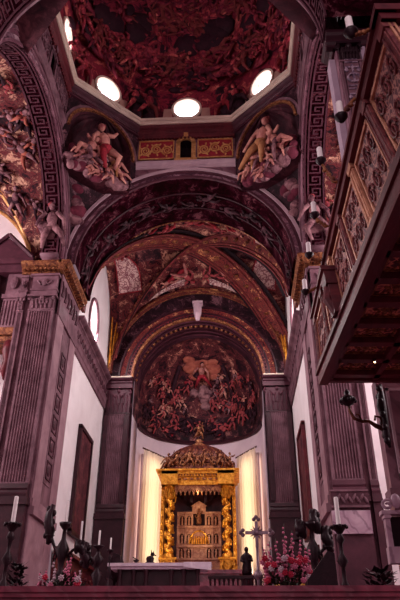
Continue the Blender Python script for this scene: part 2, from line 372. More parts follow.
for k in range(4):
    tf = quad_tf(k); nm = names[k]; T = THK[k]
    par = empty('wall_'+nm, (0, 0, 0), kind='structure', label={'east': 'crossing wall over the choir arch', 'right': 'crossing wall over the right transept arch', 'west': 'crossing wall over the nave arch', 'left': 'crossing wall over the left transept arch'}[nm])
    # spandrel wall above the arch up to the drum, with the little niche window cut in
    mb = MB(); mb.tf = tf
    xs = [-S, -2.2, -1.6, -1.0, -.34, 0, .34, 1.0, 1.6, 2.2, S]
    for a, b in zip(xs[:-1], xs[1:]):
        za, zb = [Z0+math.sqrt(RO*RO-q*q) for q in (a, b)]
        hole = abs(a+b) < .7
        for y in (A,):
            if hole:
                mb.add([(a, y, za), (b, y, zb), (b, y, 22.85), (a, y, 22.85)], [(0, 1, 2, 3)])
                mb.add([(a, y, 24.2), (b, y, 24.2), (b, y, ZD), (a, y, ZD)], [(0, 1, 2, 3)])
            else:
                mb.add([(a, y, za), (b, y, zb), (b, y, ZD), (a, y, ZD)], [(0, 1, 2, 3)])
    # outer shell behind
    mb.box(-S-3.2, S+3.2, A+.9, A+1.0, Z0+5.3, ZD+.4)
    piece('spandrel', mb, 'marble_wall', par)
    mb = MB(); mb.tf = tf
    mb.box(-.34, .34, A+.6, A+.65, 22.8, 24.25)
    for x in (-.36, .34): mb.box(x, x+.02, A, A+.62, 22.8, 24.25)
    mb.box(-.36, .36, A, A+.62, 22.8, 22.86); mb.box(-.36, .36, A, A+.62, 24.2, 24.25)
    mb.box(-.03, .03, A+.4, A+.43, 22.86, 24.2); mb.box(-.34, .34, A+.4, A+.43, 23.5, 23.55)
    piece('niche_recess', mb, 'void', par)
    mb = MB(); mb.tf = tf                                  # niche frame with arched head
    mb.box(-.52, -.3, A-.1, A+.02, 22.75, 24.0); mb.box(.3, .52, A-.1, A+.02, 22.75, 24.0); mb.box(-.6, .6, A-.14, A+.02, 22.6, 22.78)
    for i in range(10):
        a0, a1 = PI*i/10, PI*(i+1)/10
        for q0, q1 in ((.34, .54),):
            mb.add([(q*math.cos(a), yy, 23.86+q*math.sin(a)) for yy in (A-.1, A+.02) for q, a in ((q0, a0), (q1, a0), (q1, a1), (q0, a1))],
                   [(0, 1, 2, 3), (4, 5, 6, 7), (0, 1, 5, 4), (2, 3, 7, 6), (1, 2, 6, 5), (0, 3, 7, 4)])
    mb.box(-.12, .12, A-.16, A+.02, 24.3, 24.62)
    piece('niche_frame', mb, 'gold_line' if k == 0 else 'stone', par)
    # frieze panels with gold scrolls in relief
    for sx in (-1, 1):
        mb = MB(); mb.tf = tf
        x0, x1 = (.62, 2.5) if sx > 0 else (-2.5, -.62)
        mb.k = 0; mb.box(x0, x1, A-.03, A+.02, 22.8, 24.15)
        mb.k = 1
        for (a, b, c, d) in ((x0, x1, 22.8, 22.86), (x0, x1, 24.09, 24.15), (x0, x0+.06, 22.8, 24.15), (x1-.06, x1, 22.8, 24.15)): mb.box(a, b, A-.09, A, c, d)
        for j in range(3):
            cx = x0+.36+j*.58; cz = 23.47+(.05 if j % 2 else -.05)
            path = []
            for q in range(22):
                t = q/21; rr = .3*(1-t*.85); an = (t*4.2*PI+j)*(1 if j % 2 else -1)
                path.append((cx+rr*math.cos(an), A-.06, cz+rr*math.sin(an)*1.15))
            mb.tube(path, [.05-.02*q/21 for q in range(22)], 5)
            for q in range(5):
                an = q*1.3+j; mb.ell((cx+.33*math.cos(an), A-.06, cz+.4*math.sin(an)), .1, .04, .05, Matrix.Rotation(-an, 3, 'Y'), 6, 4)
        piece('frieze_panel', mb, ['p_red', 'gold_line'] if k == 0 else ['stone_dark', 'stone'], par)
    # dentils and string mouldings on the straight side
    mb = MB(); mb.tf = tf
    prof_run(mb, PLAIN(24.28, 24.42, .1), (-S, A, 0), (S, A, 0), (0, -1)); prof_run(mb, CORN(24.42, .3, .2), (-S, A, 0), (S, A, 0), (0, -1))
    for i in range(26): mb.box(-S+.1+i*.2, -S+.2+i*.2, A-.16, A, 24.2, 24.3)
    prof_run(mb, CORN(24.72, .38, .3), (-S-.1, A, 0), (S+.1, A, 0), (0, -1))
    piece('string_moulding', mb, 'wood_red', par)
    mb = MB(); mb.tf = tf; prof_run(mb, CORN(22.15, .45, .16), (-S, A, 0), (S, A, 0), (0, -1)); piece('pale_band', mb, 'stone_light' if k == 0 else 'stone', par)
    # archivolt on the face: three pale rings
    mb = MB(); mb.tf = tf
    rings = [(RI, RI+.12, .1, 0), (RI+.12, RI+.3, .05, 1), (RI+.3, RO-.1, .1, 0), (RO-.1, RO+.06, .16, 2)]
    for r0, r1, d, mi in rings:
        mb.k = mi
        N = 40
        mb.slab(lambda u, v, t, r0=r0, r1=r1, d=d: (arc_pt(r0+(r1-r0)*v, PI*u, A+.02-(d+.02)*t)), N, 1, 1)
    piece('archivolt', mb, ['stone_dark', 'f_grey', 'stone_light'] if T > 2 else ['marble_wall', 'f_grey', 'stone'], par)
    # soffit
    if k == 0:
        fg = MB(); fg.tf = tf; rng = random.Random(77)
        for i in range(13):
            an = PI*(i+.5)/13; nn = Vector((-math.cos(an), 0, -math.sin(an))); rr = Vector((0, 1, 0)); uu = rr.cross(nn)
            uu = uu if uu.z > 0 else -uu
            figure(fg, arc_pt(RI-.02, an, A+1.7+rng.uniform(-.5, .5)), rr, uu, nn, rng.uniform(.8, 1.3), rng, .2, (0, 1, 1), pose=rng.uniform(-.6, .6))
        piece('painted_soffit_figures', fg, ['grisaille', 'wood_dark'], par, smooth=True)
    mb = MB(); mb.tf = tf
    mb.k = 0; mb.grid(lambda u, v: arc_pt(RI, PI*u, A+T*v), 48, 4)
    mb.k = 1
    mb.grid(lambda u, v: arc_pt(RI+((RO-RI+.3) if T > 2 or k != 2 else 6)*v, PI*u, A+T), 48, 1)
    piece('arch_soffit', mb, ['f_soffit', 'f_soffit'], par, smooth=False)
    mb = MB(); mb.tf = tf
    wA, wB = (.15, .85) if T < 2 else (1.2, 2.2)
    if T < 2: key_band(mb, lambda u, v, t: arc_pt(RI-.01-t, PI*u, A+v), 30, wA, wB)
    for (a, b) in ((wA-.12, wA-.05), (wB+.05, wB+.12)):
        mb.slab(lambda u, v, t, a=a, b=b: arc_pt(RI-.01-.05*t, PI*u, A+a+(b-a)*v), 48, 1, 1)
    piece('meander_band', mb, 'meander' if T < 2 else 'wood_dark', par)

# pendentives, squinch niches: one per corner
def corner_tf(k):
    m = Matrix.Translation((0, YC, 0))@Matrix.Rotation(-k*PI/2, 4, 'Z')
    return lambda p: m@p
DG = Vector((-1, 1, 0)).normalized()              # outwards diagonal (local, corner at -A,+A)
DT = Vector((1, 1, 0)).normalized()               # along the diagonal side
MID = Vector((-(A+S)/2, (A+S)/2, 0))
HW = (A-S)/math.sqrt(2)                           # half width of diagonal side = 2.19
NR, NZ = 1.9, 22.55                               # niche radius and spring level
for k in range(4):
    tf = corner_tf(k)
    side = ['left', 'right', 'right', 'left'][k]; where = ['far left', 'far right', 'near right', 'near left'][k]
    par = empty('trim_%d' % (k+1), (0, 0, 0), kind='structure', label='corner pendentive with shell niche, %s of the crossing' % where)
    # pendentive below: straight lines between the two arch extrados
    def pend(u, v):
        z = Z0+(20.75-Z0)*v
        xe = max(S, math.sqrt(max(0, RO*RO-(z-Z0)**2)))
        p0 = Vector((-xe, A, z)); p1 = Vector((-A, xe, z))
        p = p0.lerp(p1, u); bul = .25*math.sin(PI*u)*(p1-p0).length/4.4
        return tuple(p+DG*bul)
    mb = MB(); mb.tf = tf
    mb.grid(pend, 12, 14)
    # diagonal wall with the niche opening: strips beside and above the arch
    def dp(t, z, d=0): return tuple(MID+DT*t+DG*d+Vector((0, 0, z)))
    zb = 20.75
    N = 20
    for i in range(N):
        t0 = -HW+2*HW*i/N; t1 = -HW+2*HW*(i+1)/N
        def top(t): return NZ+math.sqrt(NR*NR-t*t) if abs(t) < NR else zb
        mb.add([dp(t0, top(t0)), dp(t1, top(t1)), dp(t1, ZD), dp(t0, ZD)], [(0, 1, 2, 3)])
    piece('pendentive_surface', mb, 'f_dark', par)
    # the shell: half cylinder and half dome with radial flutes
    mb = MB(); mb.tf = tf
    def shell(u, v):
        a = PI*u
        fl = 1-.03*abs(math.sin(a*9))
        if v < .4:
            z = zb-.4+(NZ-zb+.4)*(v/.4); r = NR*fl
            return dp(-r*math.cos(a), z, r*math.sin(a)*.85)
        e = (v-.4)/.6*PI/2; r = NR*fl*math.cos(e)
        return dp(-r*math.cos(a), NZ+NR*fl*math.sin(e), r*math.sin(a)*.85)
    mb.grid(shell, 72, 16)
    mb.grid(lambda u, v: dp(-NR*v*math.cos(PI*u), zb-.3, NR*v*math.sin(PI*u)*.85), 24, 2)
    piece('shell_niche', mb, 'f_niche', par)
    mb = MB(); mb.tf = tf                             # arch mouldings around the niche
    for r0, r1, d, mi in ((NR-.02, NR+.12, .12, 0), (NR+.12, NR+.3, .06, 1)):
        mb.k = mi
        mb.slab(lambda u, v, t, r0=r0, r1=r1, d=d: dp(-(r0+(r1-r0)*v)*math.cos(PI*u), NZ+(r0+(r1-r0)*v)*math.sin(PI*u), .01-(d+.01)*t), 28, 1, 1)
    piece('niche_archivolt', mb, ['gold_dark', 'stone'], par)
    # mouldings of the diagonal side
    mb = MB(); mb.tf = tf
    a = MID-DT*(HW+.05); b = MID+DT*(HW+.05)
    prof_run(mb, CORN(24.72, .38, .3), a, b, (-DG.x, -DG.y)); prof_run(mb, PLAIN(24.5, 24.6, .12), a, b, (-DG.x, -DG.y))
    piece('string_moulding', mb, 'stone_dark', par)
    # the painted saint on clouds with attendants, in low relief in the niche
    if k < 2:
        rng = random.Random(20+k)
        mb = MB(); mb.tf = tf
        n = -DG; up = Vector((0, 0, 1))
        sg = 1 if k == 0 else -1
        for i in range(44):
            t = rng.uniform(-1.6, 1.6); z = 20.6+.7*rng.random()*(.4+abs(t)*.5)+rng.uniform(-.45, .1)
            mb.k = 3 if rng.random() < .55 else 4
            mb.ell(dp(t, z, .05), rng.uniform(.2, .42), rng.uniform(.2, .35), rng.uniform(.18, .32), None, 10, 7)
        # clouds spilling down the pendentive
        for i in range(9):
            v = rng.uniform(.55, .92); uu = rng.uniform(.3, .7); q = Vector(pend(uu, v)); mb.k = rng.choice((3, 4))
            mb.ell(q+DG*.2, rng.uniform(.3, .6), rng.uniform(.3, .6), rng.uniform(.2, .35), None, 10, 7)
        figure(mb, dp(.1*sg, 21.9, -.15), DT, up, n, 2.4, rng, .55, (0, 1 if k == 0 else 2, 5), pose=.35*sg)
        figure(mb, dp(-.9*sg, 21.35, -.15), DT, up, n, 1.8, rng, .55, (0, 3, 5), pose=-.5*sg)
        figure(mb, dp(1.15, 20.95, -.2), DT, up, n, 1.05, rng, .55, (0, 0, 5), pose=.9)
        figure(mb, dp(-1.3, 20.9, -.2), DT, up, n, 1.0, rng, .55, (0, 0, 5), pose=-.9)
        figure(mb, dp(.35, 20.5, -.25), DT, up, n, 1.0, rng, .55, (0, 3, 5), pose=.2)
        figure(mb, dp(.75*sg, 21.5, -.1), DT, up, n, 1.4, rng, .5, (0, 2, 5), pose=.8*sg); figure(mb, dp(-.3, 21.2, -.2), DT, up, n, 1.3, rng, .5, (0, 3, 5), pose=1.4*sg)
        figure(mb, dp(-.4, 20.3, -.2), DT, up, n, .9, rng, .55, (0, 0, 5), pose=-1.2)
        piece('painted_figure_group', mb, ['p_flesh', 'p_red', 'p_ochre', 'p_cloud', 'p_clouddark', 'p_brown'], par, smooth=True)

# --- drum ledge and dome
corners = [(-S, A), (S, A), (A, S), (A, -S), (S, -A), (-S, -A), (-A, -S), (-A, S)]
def octp(i, off=0):
    """corner i of the octagon offset inwards by off"""
    x, y = corners[i % 8]
    k = math.tan(PI/8)*off
    sx = 1 if x > 0 else -1; sy = 1 if y > 0 else -1
    return (x-sx*(off if abs(x) == A else k), y-sy*(off if abs(y) == A else k))
mb = MB()
prof = [(-.3, ZD), (.35, ZD), (.35, ZD+.22), (.42, ZD+.25), (.42, ZD+.42), (-.3, ZD+.42)]
for i in range(8):
    vs = []
    for j in (i, i+1):
        for d, z in prof:
            x, y = octp(j, d); vs.append((x, y+YC, z))
    n = len(prof); mb.add(vs, [(q, q+1, n+q+1, n+q) for q in range(n-1)])
struct('trim_5', mb, 'ledge', 'pale stone ledge running round the octagonal drum')

dome = empty('ceiling', (0, YC, 0), kind='structure', label='octagonal painted dome over the crossing')
DZ1 = 27.9; OZ = 26.55; OR = .72
mb = MB()
sides = []; occ = []
for i in range(8):
    p0 = Vector((*octp(i), 0)); p1 = Vector((*octp(i+1), 0)); m = (p0+p1)/2; t = (p1-p0).normalized(); n = Vector((t.y, -t.x, 0))
    if n.dot(m) > 0: n = -n
    sides.append((m, t, n, (p1-p0).length/2))
    hw = (p1-p0).length/2
    K = 32; ring = []; outer = []
    off = {2: -1.1, 6: 1.1}.get(i, 0); oz = OZ+(.55 if off else 0); occ.append((off, oz))
    for q in range(K):
        a = 2*PI*q/K; ca, sa = math.cos(a), math.sin(a)
        ring.append(m+t*(off+OR*ca)+Vector((0, 0, oz+OR*sa)))
        # project the ray onto the rectangle
        hx, hu, hd = (hw-off if ca > 0 else hw+off), DZ1-oz, oz-ZD-.2
        s_ = min(hx/abs(ca) if abs(ca) > 1e-6 else 1e9, (hu if sa > 0 else hd)/abs(sa) if abs(sa) > 1e-6 else 1e9)
        outer.append(m+t*(off+s_*ca)+Vector((0, 0, oz+s_*sa)))
    mb.add(ring+outer, [(q, (q+1) % K, K+(q+1) % K, K+q) for q in range(K)])
    for cx in (-1, 1):
        for hz in (DZ1, ZD+.2):
            c = m+t*hw*cx+Vector((0, 0, hz))
            near = sorted(outer, key=lambda p: (p-c).length)[:2]
            mb.add([c]+near, [(0, 1, 2)])
piece('drum_wall', mb, 'f_dome', dome)
mb = MB()
H = 7.2
NV = 14
for i in range(8):
    a = octp(i); b = octp(i+1)
    def cap(u, v):
        e = v*PI/2; k = math.cos(e)*.97+.03*(1-v); x = a[0]+(b[0]-a[0])*u; y = a[1]+(b[1]-a[1])*u
        # blend from octagon to circle higher up
        L = math.hypot(x, y); c = min(1, v*1.6); tgt = 5.9
        x *= (1-c)+c*tgt/L; y *= (1-c)+c*tgt/L
        return (x*k, y*k, DZ1+H*math.sin(e))
    mb.grid(cap, 8, NV)
piece('dome_shell', mb, 'f_dome', dome, smooth=True)
def dome_pt(ang, v, off=0):
    e = v*PI/2; r = 5.75*math.cos(e)
    return Vector(((r-off*math.cos(e))*math.cos(ang), (r-off*math.cos(e))*math.sin(ang), DZ1+(H-off)*math.sin(e)))
def dome_frame(ang, v):
    p = dome_pt(ang, v, .12); e = v*PI/2
    n = Vector((-math.cos(ang)*math.cos(e), -math.sin(ang)*math.cos(e), -math.sin(e)))
    r = Vector((-math.sin(ang), math.cos(ang), 0)); u = r.cross(n)
    if u.z < 0: u = -u
    return p, r, u, n
rng = random.Random(5)
# figures standing round the drum between the round windows
mb = MB()
for i in range(8):
    x, y = octp(i, .25)
    ang = math.atan2(y, x); n = Vector((-math.cos(ang), -math.sin(ang), 0)); r = Vector((-n.y, n.x, 0)); up = Vector((0, 0, 1))
    far = y > 0
    dk = i in (0, 1)
    for q in (-.38, .38):
        cols = (1, 3, 3) if (dk and q*(1 if i == 0 else -1) < 0) else ((1, 2, 4) if rng.random() < .5 else (1, 4, 3))
        figure(mb, Vector((x, y, 26.75+rng.uniform(-.15, .2)))+r*q, r, up, n, 1.9, rng, .45, cols, pose=rng.uniform(-.25, .25))
        if cols[1] == 3:
            for _ in range(12):
                mb.k = 3; mb.ell(Vector((x, y, 26.7+rng.uniform(-.9, 1.2)))+r*rng.uniform(-.6, .6), .4, .25, .5, None, 8, 6)
piece('painted_standing_figures', mb, ['p_flesh', 'dome_flesh', 'p_red', 'p_dark', 'p_brown'], dome, smooth=True)
mb = MB()
for i in range(230):
    v = rng.uniform(.02, .62); ang = rng.uniform(0, PI) if rng.random() < .8 else rng.uniform(-PI, 0)
    p, r, u, n = dome_frame(ang, v)
    if .26 < v < .37 and rng.random() < .6:
        mb.k = 3; mb.ell(p, .8, .7, .25, Matrix((r, u, n)).transposed(), 8, 6); continue
    figure(mb, p, r, u, n, rng.uniform(.9, 1.7), rng, .35, rng.choice([(1, 2, 3), (4, 4, 2), (2, 2, 4), (1, 2, 4), (4, 4, 3), (1, 5, 4), (5, 5, 4)]), pose=rng.uniform(-2, 2))
for i in range(80):
    v = rng.uniform(.0, .62); ang = rng.uniform(0, PI); p, r, u, n = dome_frame(ang, v)
    mb.k = rng.choice((5, 5, 3)); mb.ell(p-n*.05, rng.uniform(.3, .8), rng.uniform(.2, .45), .15, Matrix((r, u, n)).transposed(), 8, 6)
piece('painted_heavenly_host', mb, ['p_fleshdim', 'dome_flesh', 'dome_cloud', 'p_dark', 'p_brown', 'dome_cloud'], dome, smooth=True)
# pale painted parapet blocks flanking the round windows
for i in range(8):
    m, t, n, hw = sides[i]
    mb = MB(); a = .95
    for s1 in (-1, 1):
        p = m+t*(occ[i][0]*.6+s1*(a+.1)); w2 = .28
        c4 = [p-t*w2+n*.03+Vector((0, 0, ZD+.4)), p+t*w2+n*.03+Vector((0, 0, ZD+.4)), p+t*w2*.8+n*.03+Vector((0, 0, 26.6)), p-t*w2*.8+n*.03+Vector((0, 0, 26.6))]
        b4 = [q-n*.05 for q in c4]; mb.add(c4+b4, [(0, 1, 2, 3), (4, 5, 6, 7), (0, 1, 5, 4), (1, 2, 6, 5), (2, 3, 7, 6), (3, 0, 4, 7)])
    piece('pale_block', mb, 'ledge_dim', dome)
# round windows
for i in range(8):
    m, t, n, hw = sides[i]
    w = empty('window_%d' % (i+1), m+t*occ[i][0]+Vector((0, YC, occ[i][1])), kind='structure', label='round daylit window in the dome drum')
    w.rotation_euler = (0, 0, math.atan2(t.y, t.x))
    inv = Matrix.Rotation(-math.atan2(t.y, t.x), 3, 'Z'); ny = (inv@n).y
    mb = MB()
    def ringp(r0, y0, r1, y1):
        mb.grid(lambda u, v: ((r0+(r1-r0)*v)*math.cos(2*PI*u), (y0+(y1-y0)*v), (r0+(r1-r0)*v)*math.sin(2*PI*u)), 32, 1)
    ringp(OR, 0, OR, ny*.1); ringp(OR, ny*.1, OR+.12, ny*.1); ringp(OR+.12, ny*.1, OR+.12, -.02*ny)
    ringp(OR, 0, OR, -ny*.35)
    mb.build('window_frame', [M['ledge']], w)
    mb = MB(); mb.lathe([(0, 0), (OR+.02, 0)], (0, 0, 0), 32)
    mb.v = [(x, -ny*.34, y) for x, y, z in mb.v]
    mb.build('pane', [M['sky_pane']], w)
    mb = MB()
    for q in (-.48, -.24, 0, .24, .48):
        h = math.sqrt(OR*OR-q*q); mb.box(q-.012, q+.012, -ny*.3-.012, -ny*.3+.012, -h, h); mb.box(-h, h, -ny*.3-.012, -ny*.3+.012, q-.012, q+.012)
    mb.build('glazing_bars', [M['ledge']], w)

# ------------------------------------------------------------------ piers of the crossing and their pilasters
def pilaster(name, label, group, loc, rz, w, parts, mat='stone', nfl=7, proj=.22, cat='pilaster', capmat=None, panel=None, capital=True, basemat=None, flmat=None, inset=0):
    """parts = (z_pedestal, z_base, z_shaft0, z_shaft1, z_cap1, z_ent1)"""
    zp, zb, zs0, zs1, zc, ze = parts
    t = empty(name, (loc[0], loc[1], zp), rz, label, cat, group)
    mg = min(.14, w*.12); h = w/2; q = lambda z: z-zp
    mb = MB(); mb.box(-h-mg*.5, h+mg*.5, -proj-.1, 0, 0, q(zb)-.3); mb.box(-h-mg, h+mg, -proj-.16, 0, q(zb)-.42, q(zb)-.3)
    mb.box(-h-mg, h+mg, -proj-.16, 0, 0, .25)
    piece('pedestal', mb, basemat or mat, t)
    mb = MB(); mb.box(-h-mg*.8, h+mg*.8, -proj-.12, 0, q(zb)-.3, q(zb)-.12)
    prof_run(mb, [(0, q(zb)-.12), (proj+.1, q(zb)-.12), (proj+.12, q(zb)-.02), (proj+.06, q(zb)+.05), (proj+.03, q(zb)+.12), (proj+.06, q(zb)+.2), (proj, q(zs0)), (0, q(zs0))], (-h-mg*.3, 0, 0), (h+mg*.3, 0, 0), (0, -1))
    piece('base', mb, basemat or mat, t)
    mb = MB()
    mb.box(-h, -h+.07, -proj, 0, q(zs0), q(zs1)); mb.box(h-.07, h, -proj, 0, q(zs0), q(zs1))
    mb.box(-h+.06, h-.06, -proj+.08, 0, q(zs0), q(zs1))
    if nfl:
        mb.k = 1; fluted(mb, -h+.07+inset, h-.07-inset, -proj, q(zs0)+.02, q(zs1)-.02, nfl, min(.06, w/nfl*.4)); mb.k = 0
        if inset:
            mb.box(-h+.07, -h+.07+inset, -proj+.02, -proj+.1, q(zs0), q(zs1)); mb.box(h-.07-inset, h-.07, -proj+.02, -proj+.1, q(zs0), q(zs1))
    mb.box(-h-.02, h+.02, -proj-.03, 0, q(zs1)-.07, q(zs1))
    piece('shaft', mb, [mat, flmat or mat], t)
    if panel:
        mb = MB(); mb.k = 0; mb.box(-h+.1, h-.1, -proj-.01, -proj+.07, q(zs0)+.1, q(zs1)-.1); mb.k = 1
        z = q(zs0)+.5
        while z < q(zs1)-.7:             # candelabra reliefs: ring, lamps, tee
            mb.lathe([(.16, -.02), (.2, 0), (.16, .02)], (0, 0, 0), 16) if False else None
            pts = [(.17*math.cos(2*PI*i/16), -proj-.04, z+.17*math.sin(2*PI*i/16)) for i in range(17)]
            mb.tube(pts, .035, 5); mb.box(-.03, .03, -proj-.06, -proj, z-.2, z+.55)
            mb.box(-.2, .2, -proj-.05, -proj, z+.42, z+.48); mb.ell((-.17, -proj-.03, z+.35), .06, .04, .09, None, 6, 5); mb.ell((.17, -proj-.03, z+.35), .06, .04, .09, None, 6, 5)
            mb.box(-h+.12, h-.12, -proj-.04, -proj, z+.66, z+.7); mb.box(-h+.12, h-.12, -proj-.04, -proj, z+.78, z+.82)
            z += 1.12
        piece('relief_panel', mb, panel, t)
    # capital: bell, two rows of leaves, volutes, abacus
    if capital:
        mb = MB(); H_ = q(zc)-q(zs1); z0 = q(zs1)
        mb.box(-h+.02, h-.02, -proj, 0, z0, z0+H_*.85)
        nl = 5
        for row in (0, 1):
            for i in range(nl+row):
                x = -h+.08+(w-.16)*(i+.5-.0*row)/(nl+row); zz = z0+H_*(.02+.3*row)
                mb.tube([(x, -proj-.02, zz), (x, -proj-.05, zz+H_*.2), (x, -proj-.13, zz+H_*.3), (x, -proj-.12, zz+H_*.26)], [.05, .06, .045, .02], 5)
        for sx in (-1, 1):
            mb.tube([(sx*h*.25, -proj-.03, z0+H_*.55), (sx*h*.7, -proj-.07, z0+H_*.78), (sx*h*.98, -proj-.1, z0+H_*.8), (sx*h*1.05, -proj-.1, z0+H_*.68), (sx*h*.9, -proj-.1, z0+H_*.64)], [.04, 0, .06, .06, .04], 6)
        mb.ell((0, -proj-.09, z0+H_*.78), .1, .06, .1, None, 8, 6)
        mb.box(-h-mg*.7, h+mg*.7, -proj-.14, 0, z0+H_*.87, z0+H_)
        piece('capital', mb, capmat or mat, t)
    if ze > zc:
        mb = MB()
        E0 = q(zc); HE = q(ze)-E0
        mb.box(-h-.02, h+.02, -proj-.02, 0, E0, E0+HE*.25); mb.box(-h-.06, h+.06, -proj-.06, 0, E0+HE*.2, E0+HE*.28)
        mb.box(-h, h, -proj, 0, E0+HE*.28, E0+HE*.8)
        # frieze shield in relief
        mb.tube([(-h*.6, -proj-.02, E0+HE*.62), (-h*.3, -proj-.05, E0+HE*.45), (0, -proj-.05, E0+HE*.58), (h*.3, -proj-.05, E0+HE*.45), (h*.6, -proj-.02, E0+HE*.62)], .04, 6)
        mb.ell((0, -proj-.03, E0+HE*.54), h*.25, .06, HE*.16, None, 10, 8)
        mb.box(-h-mg*.7, h+mg*.7, -proj-.1, 0, E0+HE*.8, E0+HE*.88)
        piece('entablature_block', mb, mat, t)
    return t

def cornice(mb, pts, z0, h, d, outs):
    for (p, q), o in zip(zip(pts[:-1], pts[1:]), outs): prof_run(mb, CORN(z0, h, d), p, q, o)

for sx, sd in ((-1, 'left'), (1, 'right')):
    # far pier
    mb = MB()
    xa, xb = sorted((sx*A, sx*7.55))
    mb.k = 0; mb.box(xa, xb, YE, YE2, .5, Z0)
    w = struct('wall_'+sd, mb, ['stone'], 'far %s pier of the crossing' % sd)
    # inner face towards the choir: two pale strips and a carved one
    mb = MB(); xf = sx*A; o = -sx
    def strip(y0, y1, z0, z1, d): mb.box(*sorted((xf, xf+o*d)), y0, y1, z0, z1)
    mb.k = 0; strip(YE+.05, YE+1.1, 2.3, 13.6, .06); strip(YE2-1.0, YE2, 2.3, 13.6, .06); mb.k = 1; strip(YE+1.25, YE2-1.15, 6.4, 13.2, .03)
    mb.k = 2
    z = 6.6
    while z < 12.6:
        strip(YE+1.4, YE+2.1, z, z+.06, .07); strip(YE+1.4, YE+2.1, z+.7, z+.76, .07)
        strip(YE+1.4, YE+1.46, z, z+.76, .07); strip(YE+2.04, YE+2.1, z, z+.76, .07)
        mb.ell((xf+o*.05, YE+1.75, z+.38), .05, .2, .22, None, 8, 6); z += 1.0
    mb.k = 0; strip(YE, YE2, 5.2, 5.5, .12); strip(YE, YE2, 4.9, 5.2, .2); strip(YE, YE2, 2.3, 4.9, .05)
    t = piece('pier_facing', mb, ['stone_mid', 'stone', 'stone_dark'], None); t['kind'] = 'structure'; t.name = 'wall_'+sd
    t['label'] = 'stone facing of the %s pier towards the choir' % sd
    # gilded cornice wrapping the pier and running back
    mb = MB()
    p = [(sx*7.5, YE), (sx*A, YE)]
    mb.k = 0; prof_run(mb, CORN(15.75, .55, .42), (sx*7.6, YE, 0), (sx*(A-.0), YE, 0), (0, -1))
    prof_run(mb, CORN(15.75, .55, .42), (sx*A, YE-.42, 0), (sx*A, YE2, 0), (-sx, 0))
    mb.k = 1
    for i in range(9): mb.box(*sorted((sx*(A+.1+i*.2), sx*(A+.2+i*.2))), YE-.36, YE, 15.83, 15.93)
    for i in range(14): mb.box(*sorted((sx*A, sx*(A-.36))), YE-.2+i*.25, YE-.08+i*.25, 15.83, 15.93)
    for i in range(16):
        mb.ell((sx*(A-.3), YE-.2+i*.22, 16.0), .06, .08, .09, None, 6, 5)
    struct('trim_%d' % (6 if sx < 0 else 7), mb, ['gold_dark', 'gold_dark'], 'gilded cornice on the far %s pier' % sd)
    mb = MB()
    mb.k = 0; prof_run(mb, PLAIN(13.6, 14.35, .1), (sx*A, YE, 0), (sx*A, YE2, 0), (-sx, 0)); prof_run(mb, PLAIN(14.35, 15.75, .05), (sx*A, YE, 0), (sx*A, YE2, 0), (-sx, 0))
    mb.k = 1
    for i in range(6):
        y = YE+.35+i*.55; mb.ell((sx*(A-.07), y, 15.0), .06, .18, .35, None, 8, 6); mb.tube([(sx*(A-.07), y-.25, 14.6), (sx*(A-.1), y-.1, 15.0), (sx*(A-.07), y-.25, 15.4)], .04, 5)
    struct('trim_%d' % (8 if sx < 0 else 9), mb, ['stone', 'stone_dark'], 'carved frieze along the far %s pier' % sd)
    G = 'fluted pilasters of the crossing piers'
    pilaster('fluted_pilaster', 'broad fluted stone pilaster on the far %s crossing pier' % sd, None, (sx*6.38, YE), 0, 1.14, (1.8, 5.6, 6.0, 13.75, 14.45, 15.75), 'stone', 9, .25, basemat='wood_dark' if sx < 0 else 'stone_dark')  # left pedestals darker than the right: shadow there put into their colour
    pilaster('fluted_pilaster', 'narrow fluted pilaster at the outer edge of the far %s crossing pier' % sd, None, (sx*7.36, YE), 0, .3, (1.8, 5.6, 6.0, 13.75, 14.45, 15.75), 'stone', 3, .14, basemat='wood_dark' if sx < 0 else 'stone_dark')
    # near pier (west): carved relief pilaster towards the nave
    xc = sx*5.45
    mb = MB(); xa, xb = sorted((xc, sx*9.2)); mb.box(xa, xb, 11.9, 12.62, 7.2, Z0); mb.box(*sorted((sx*7.6, sx*9.2)), 11.9, 12.62, -1.6, 7.2)
    struct('wall_'+sd, mb, 'marble_wall', 'near %s pier of the crossing' % sd)
    mb = MB(); mb.k = 0; mb.box(*sorted((xc, xc-sx*.17)), 12.2, 12.6, 7.2, 15.7); mb.box(*sorted((xc+sx*.68, xc+sx*.82)), 11.78, 11.9, 7.2, 15.7); mb.box(*sorted((xc+sx*.9, xc+sx*1.1)), 11.72, 11.9, 7.2, 15.7)
    struct('trim_%d' % (10 if sx < 0 else 11), mb, 'plaster_grey', 'pale edge strips on the near %s pier' % sd)
    rz = 0
    if sx > 0: pilaster('carved_pilaster', 'pilaster with carved panels on the near right pier above the gallery rail', None, (xc+sx*.33, 11.9), rz, .62, (7.2, 7.9, 8.2, 15.1, 15.8, 15.8), 'stone', 0, .12, panel=['stone', 'orn_grey'], capmat='dark')
    mb = MB(); prof_run(mb, CORN(15.8, .5, .3), (xc, 11.9, 0), (xc, 12.65, 0), (-sx, 0)); prof_run(mb, CORN(15.8, .5, .3), (xc-sx*.28, 11.9, 0), (xc+sx*2.5, 11.9, 0), (0, -1))
    struct('trim_%d' % (12 if sx < 0 else 13), mb, 'wood_dark', 'dark cornice on the near %s pier' % sd)

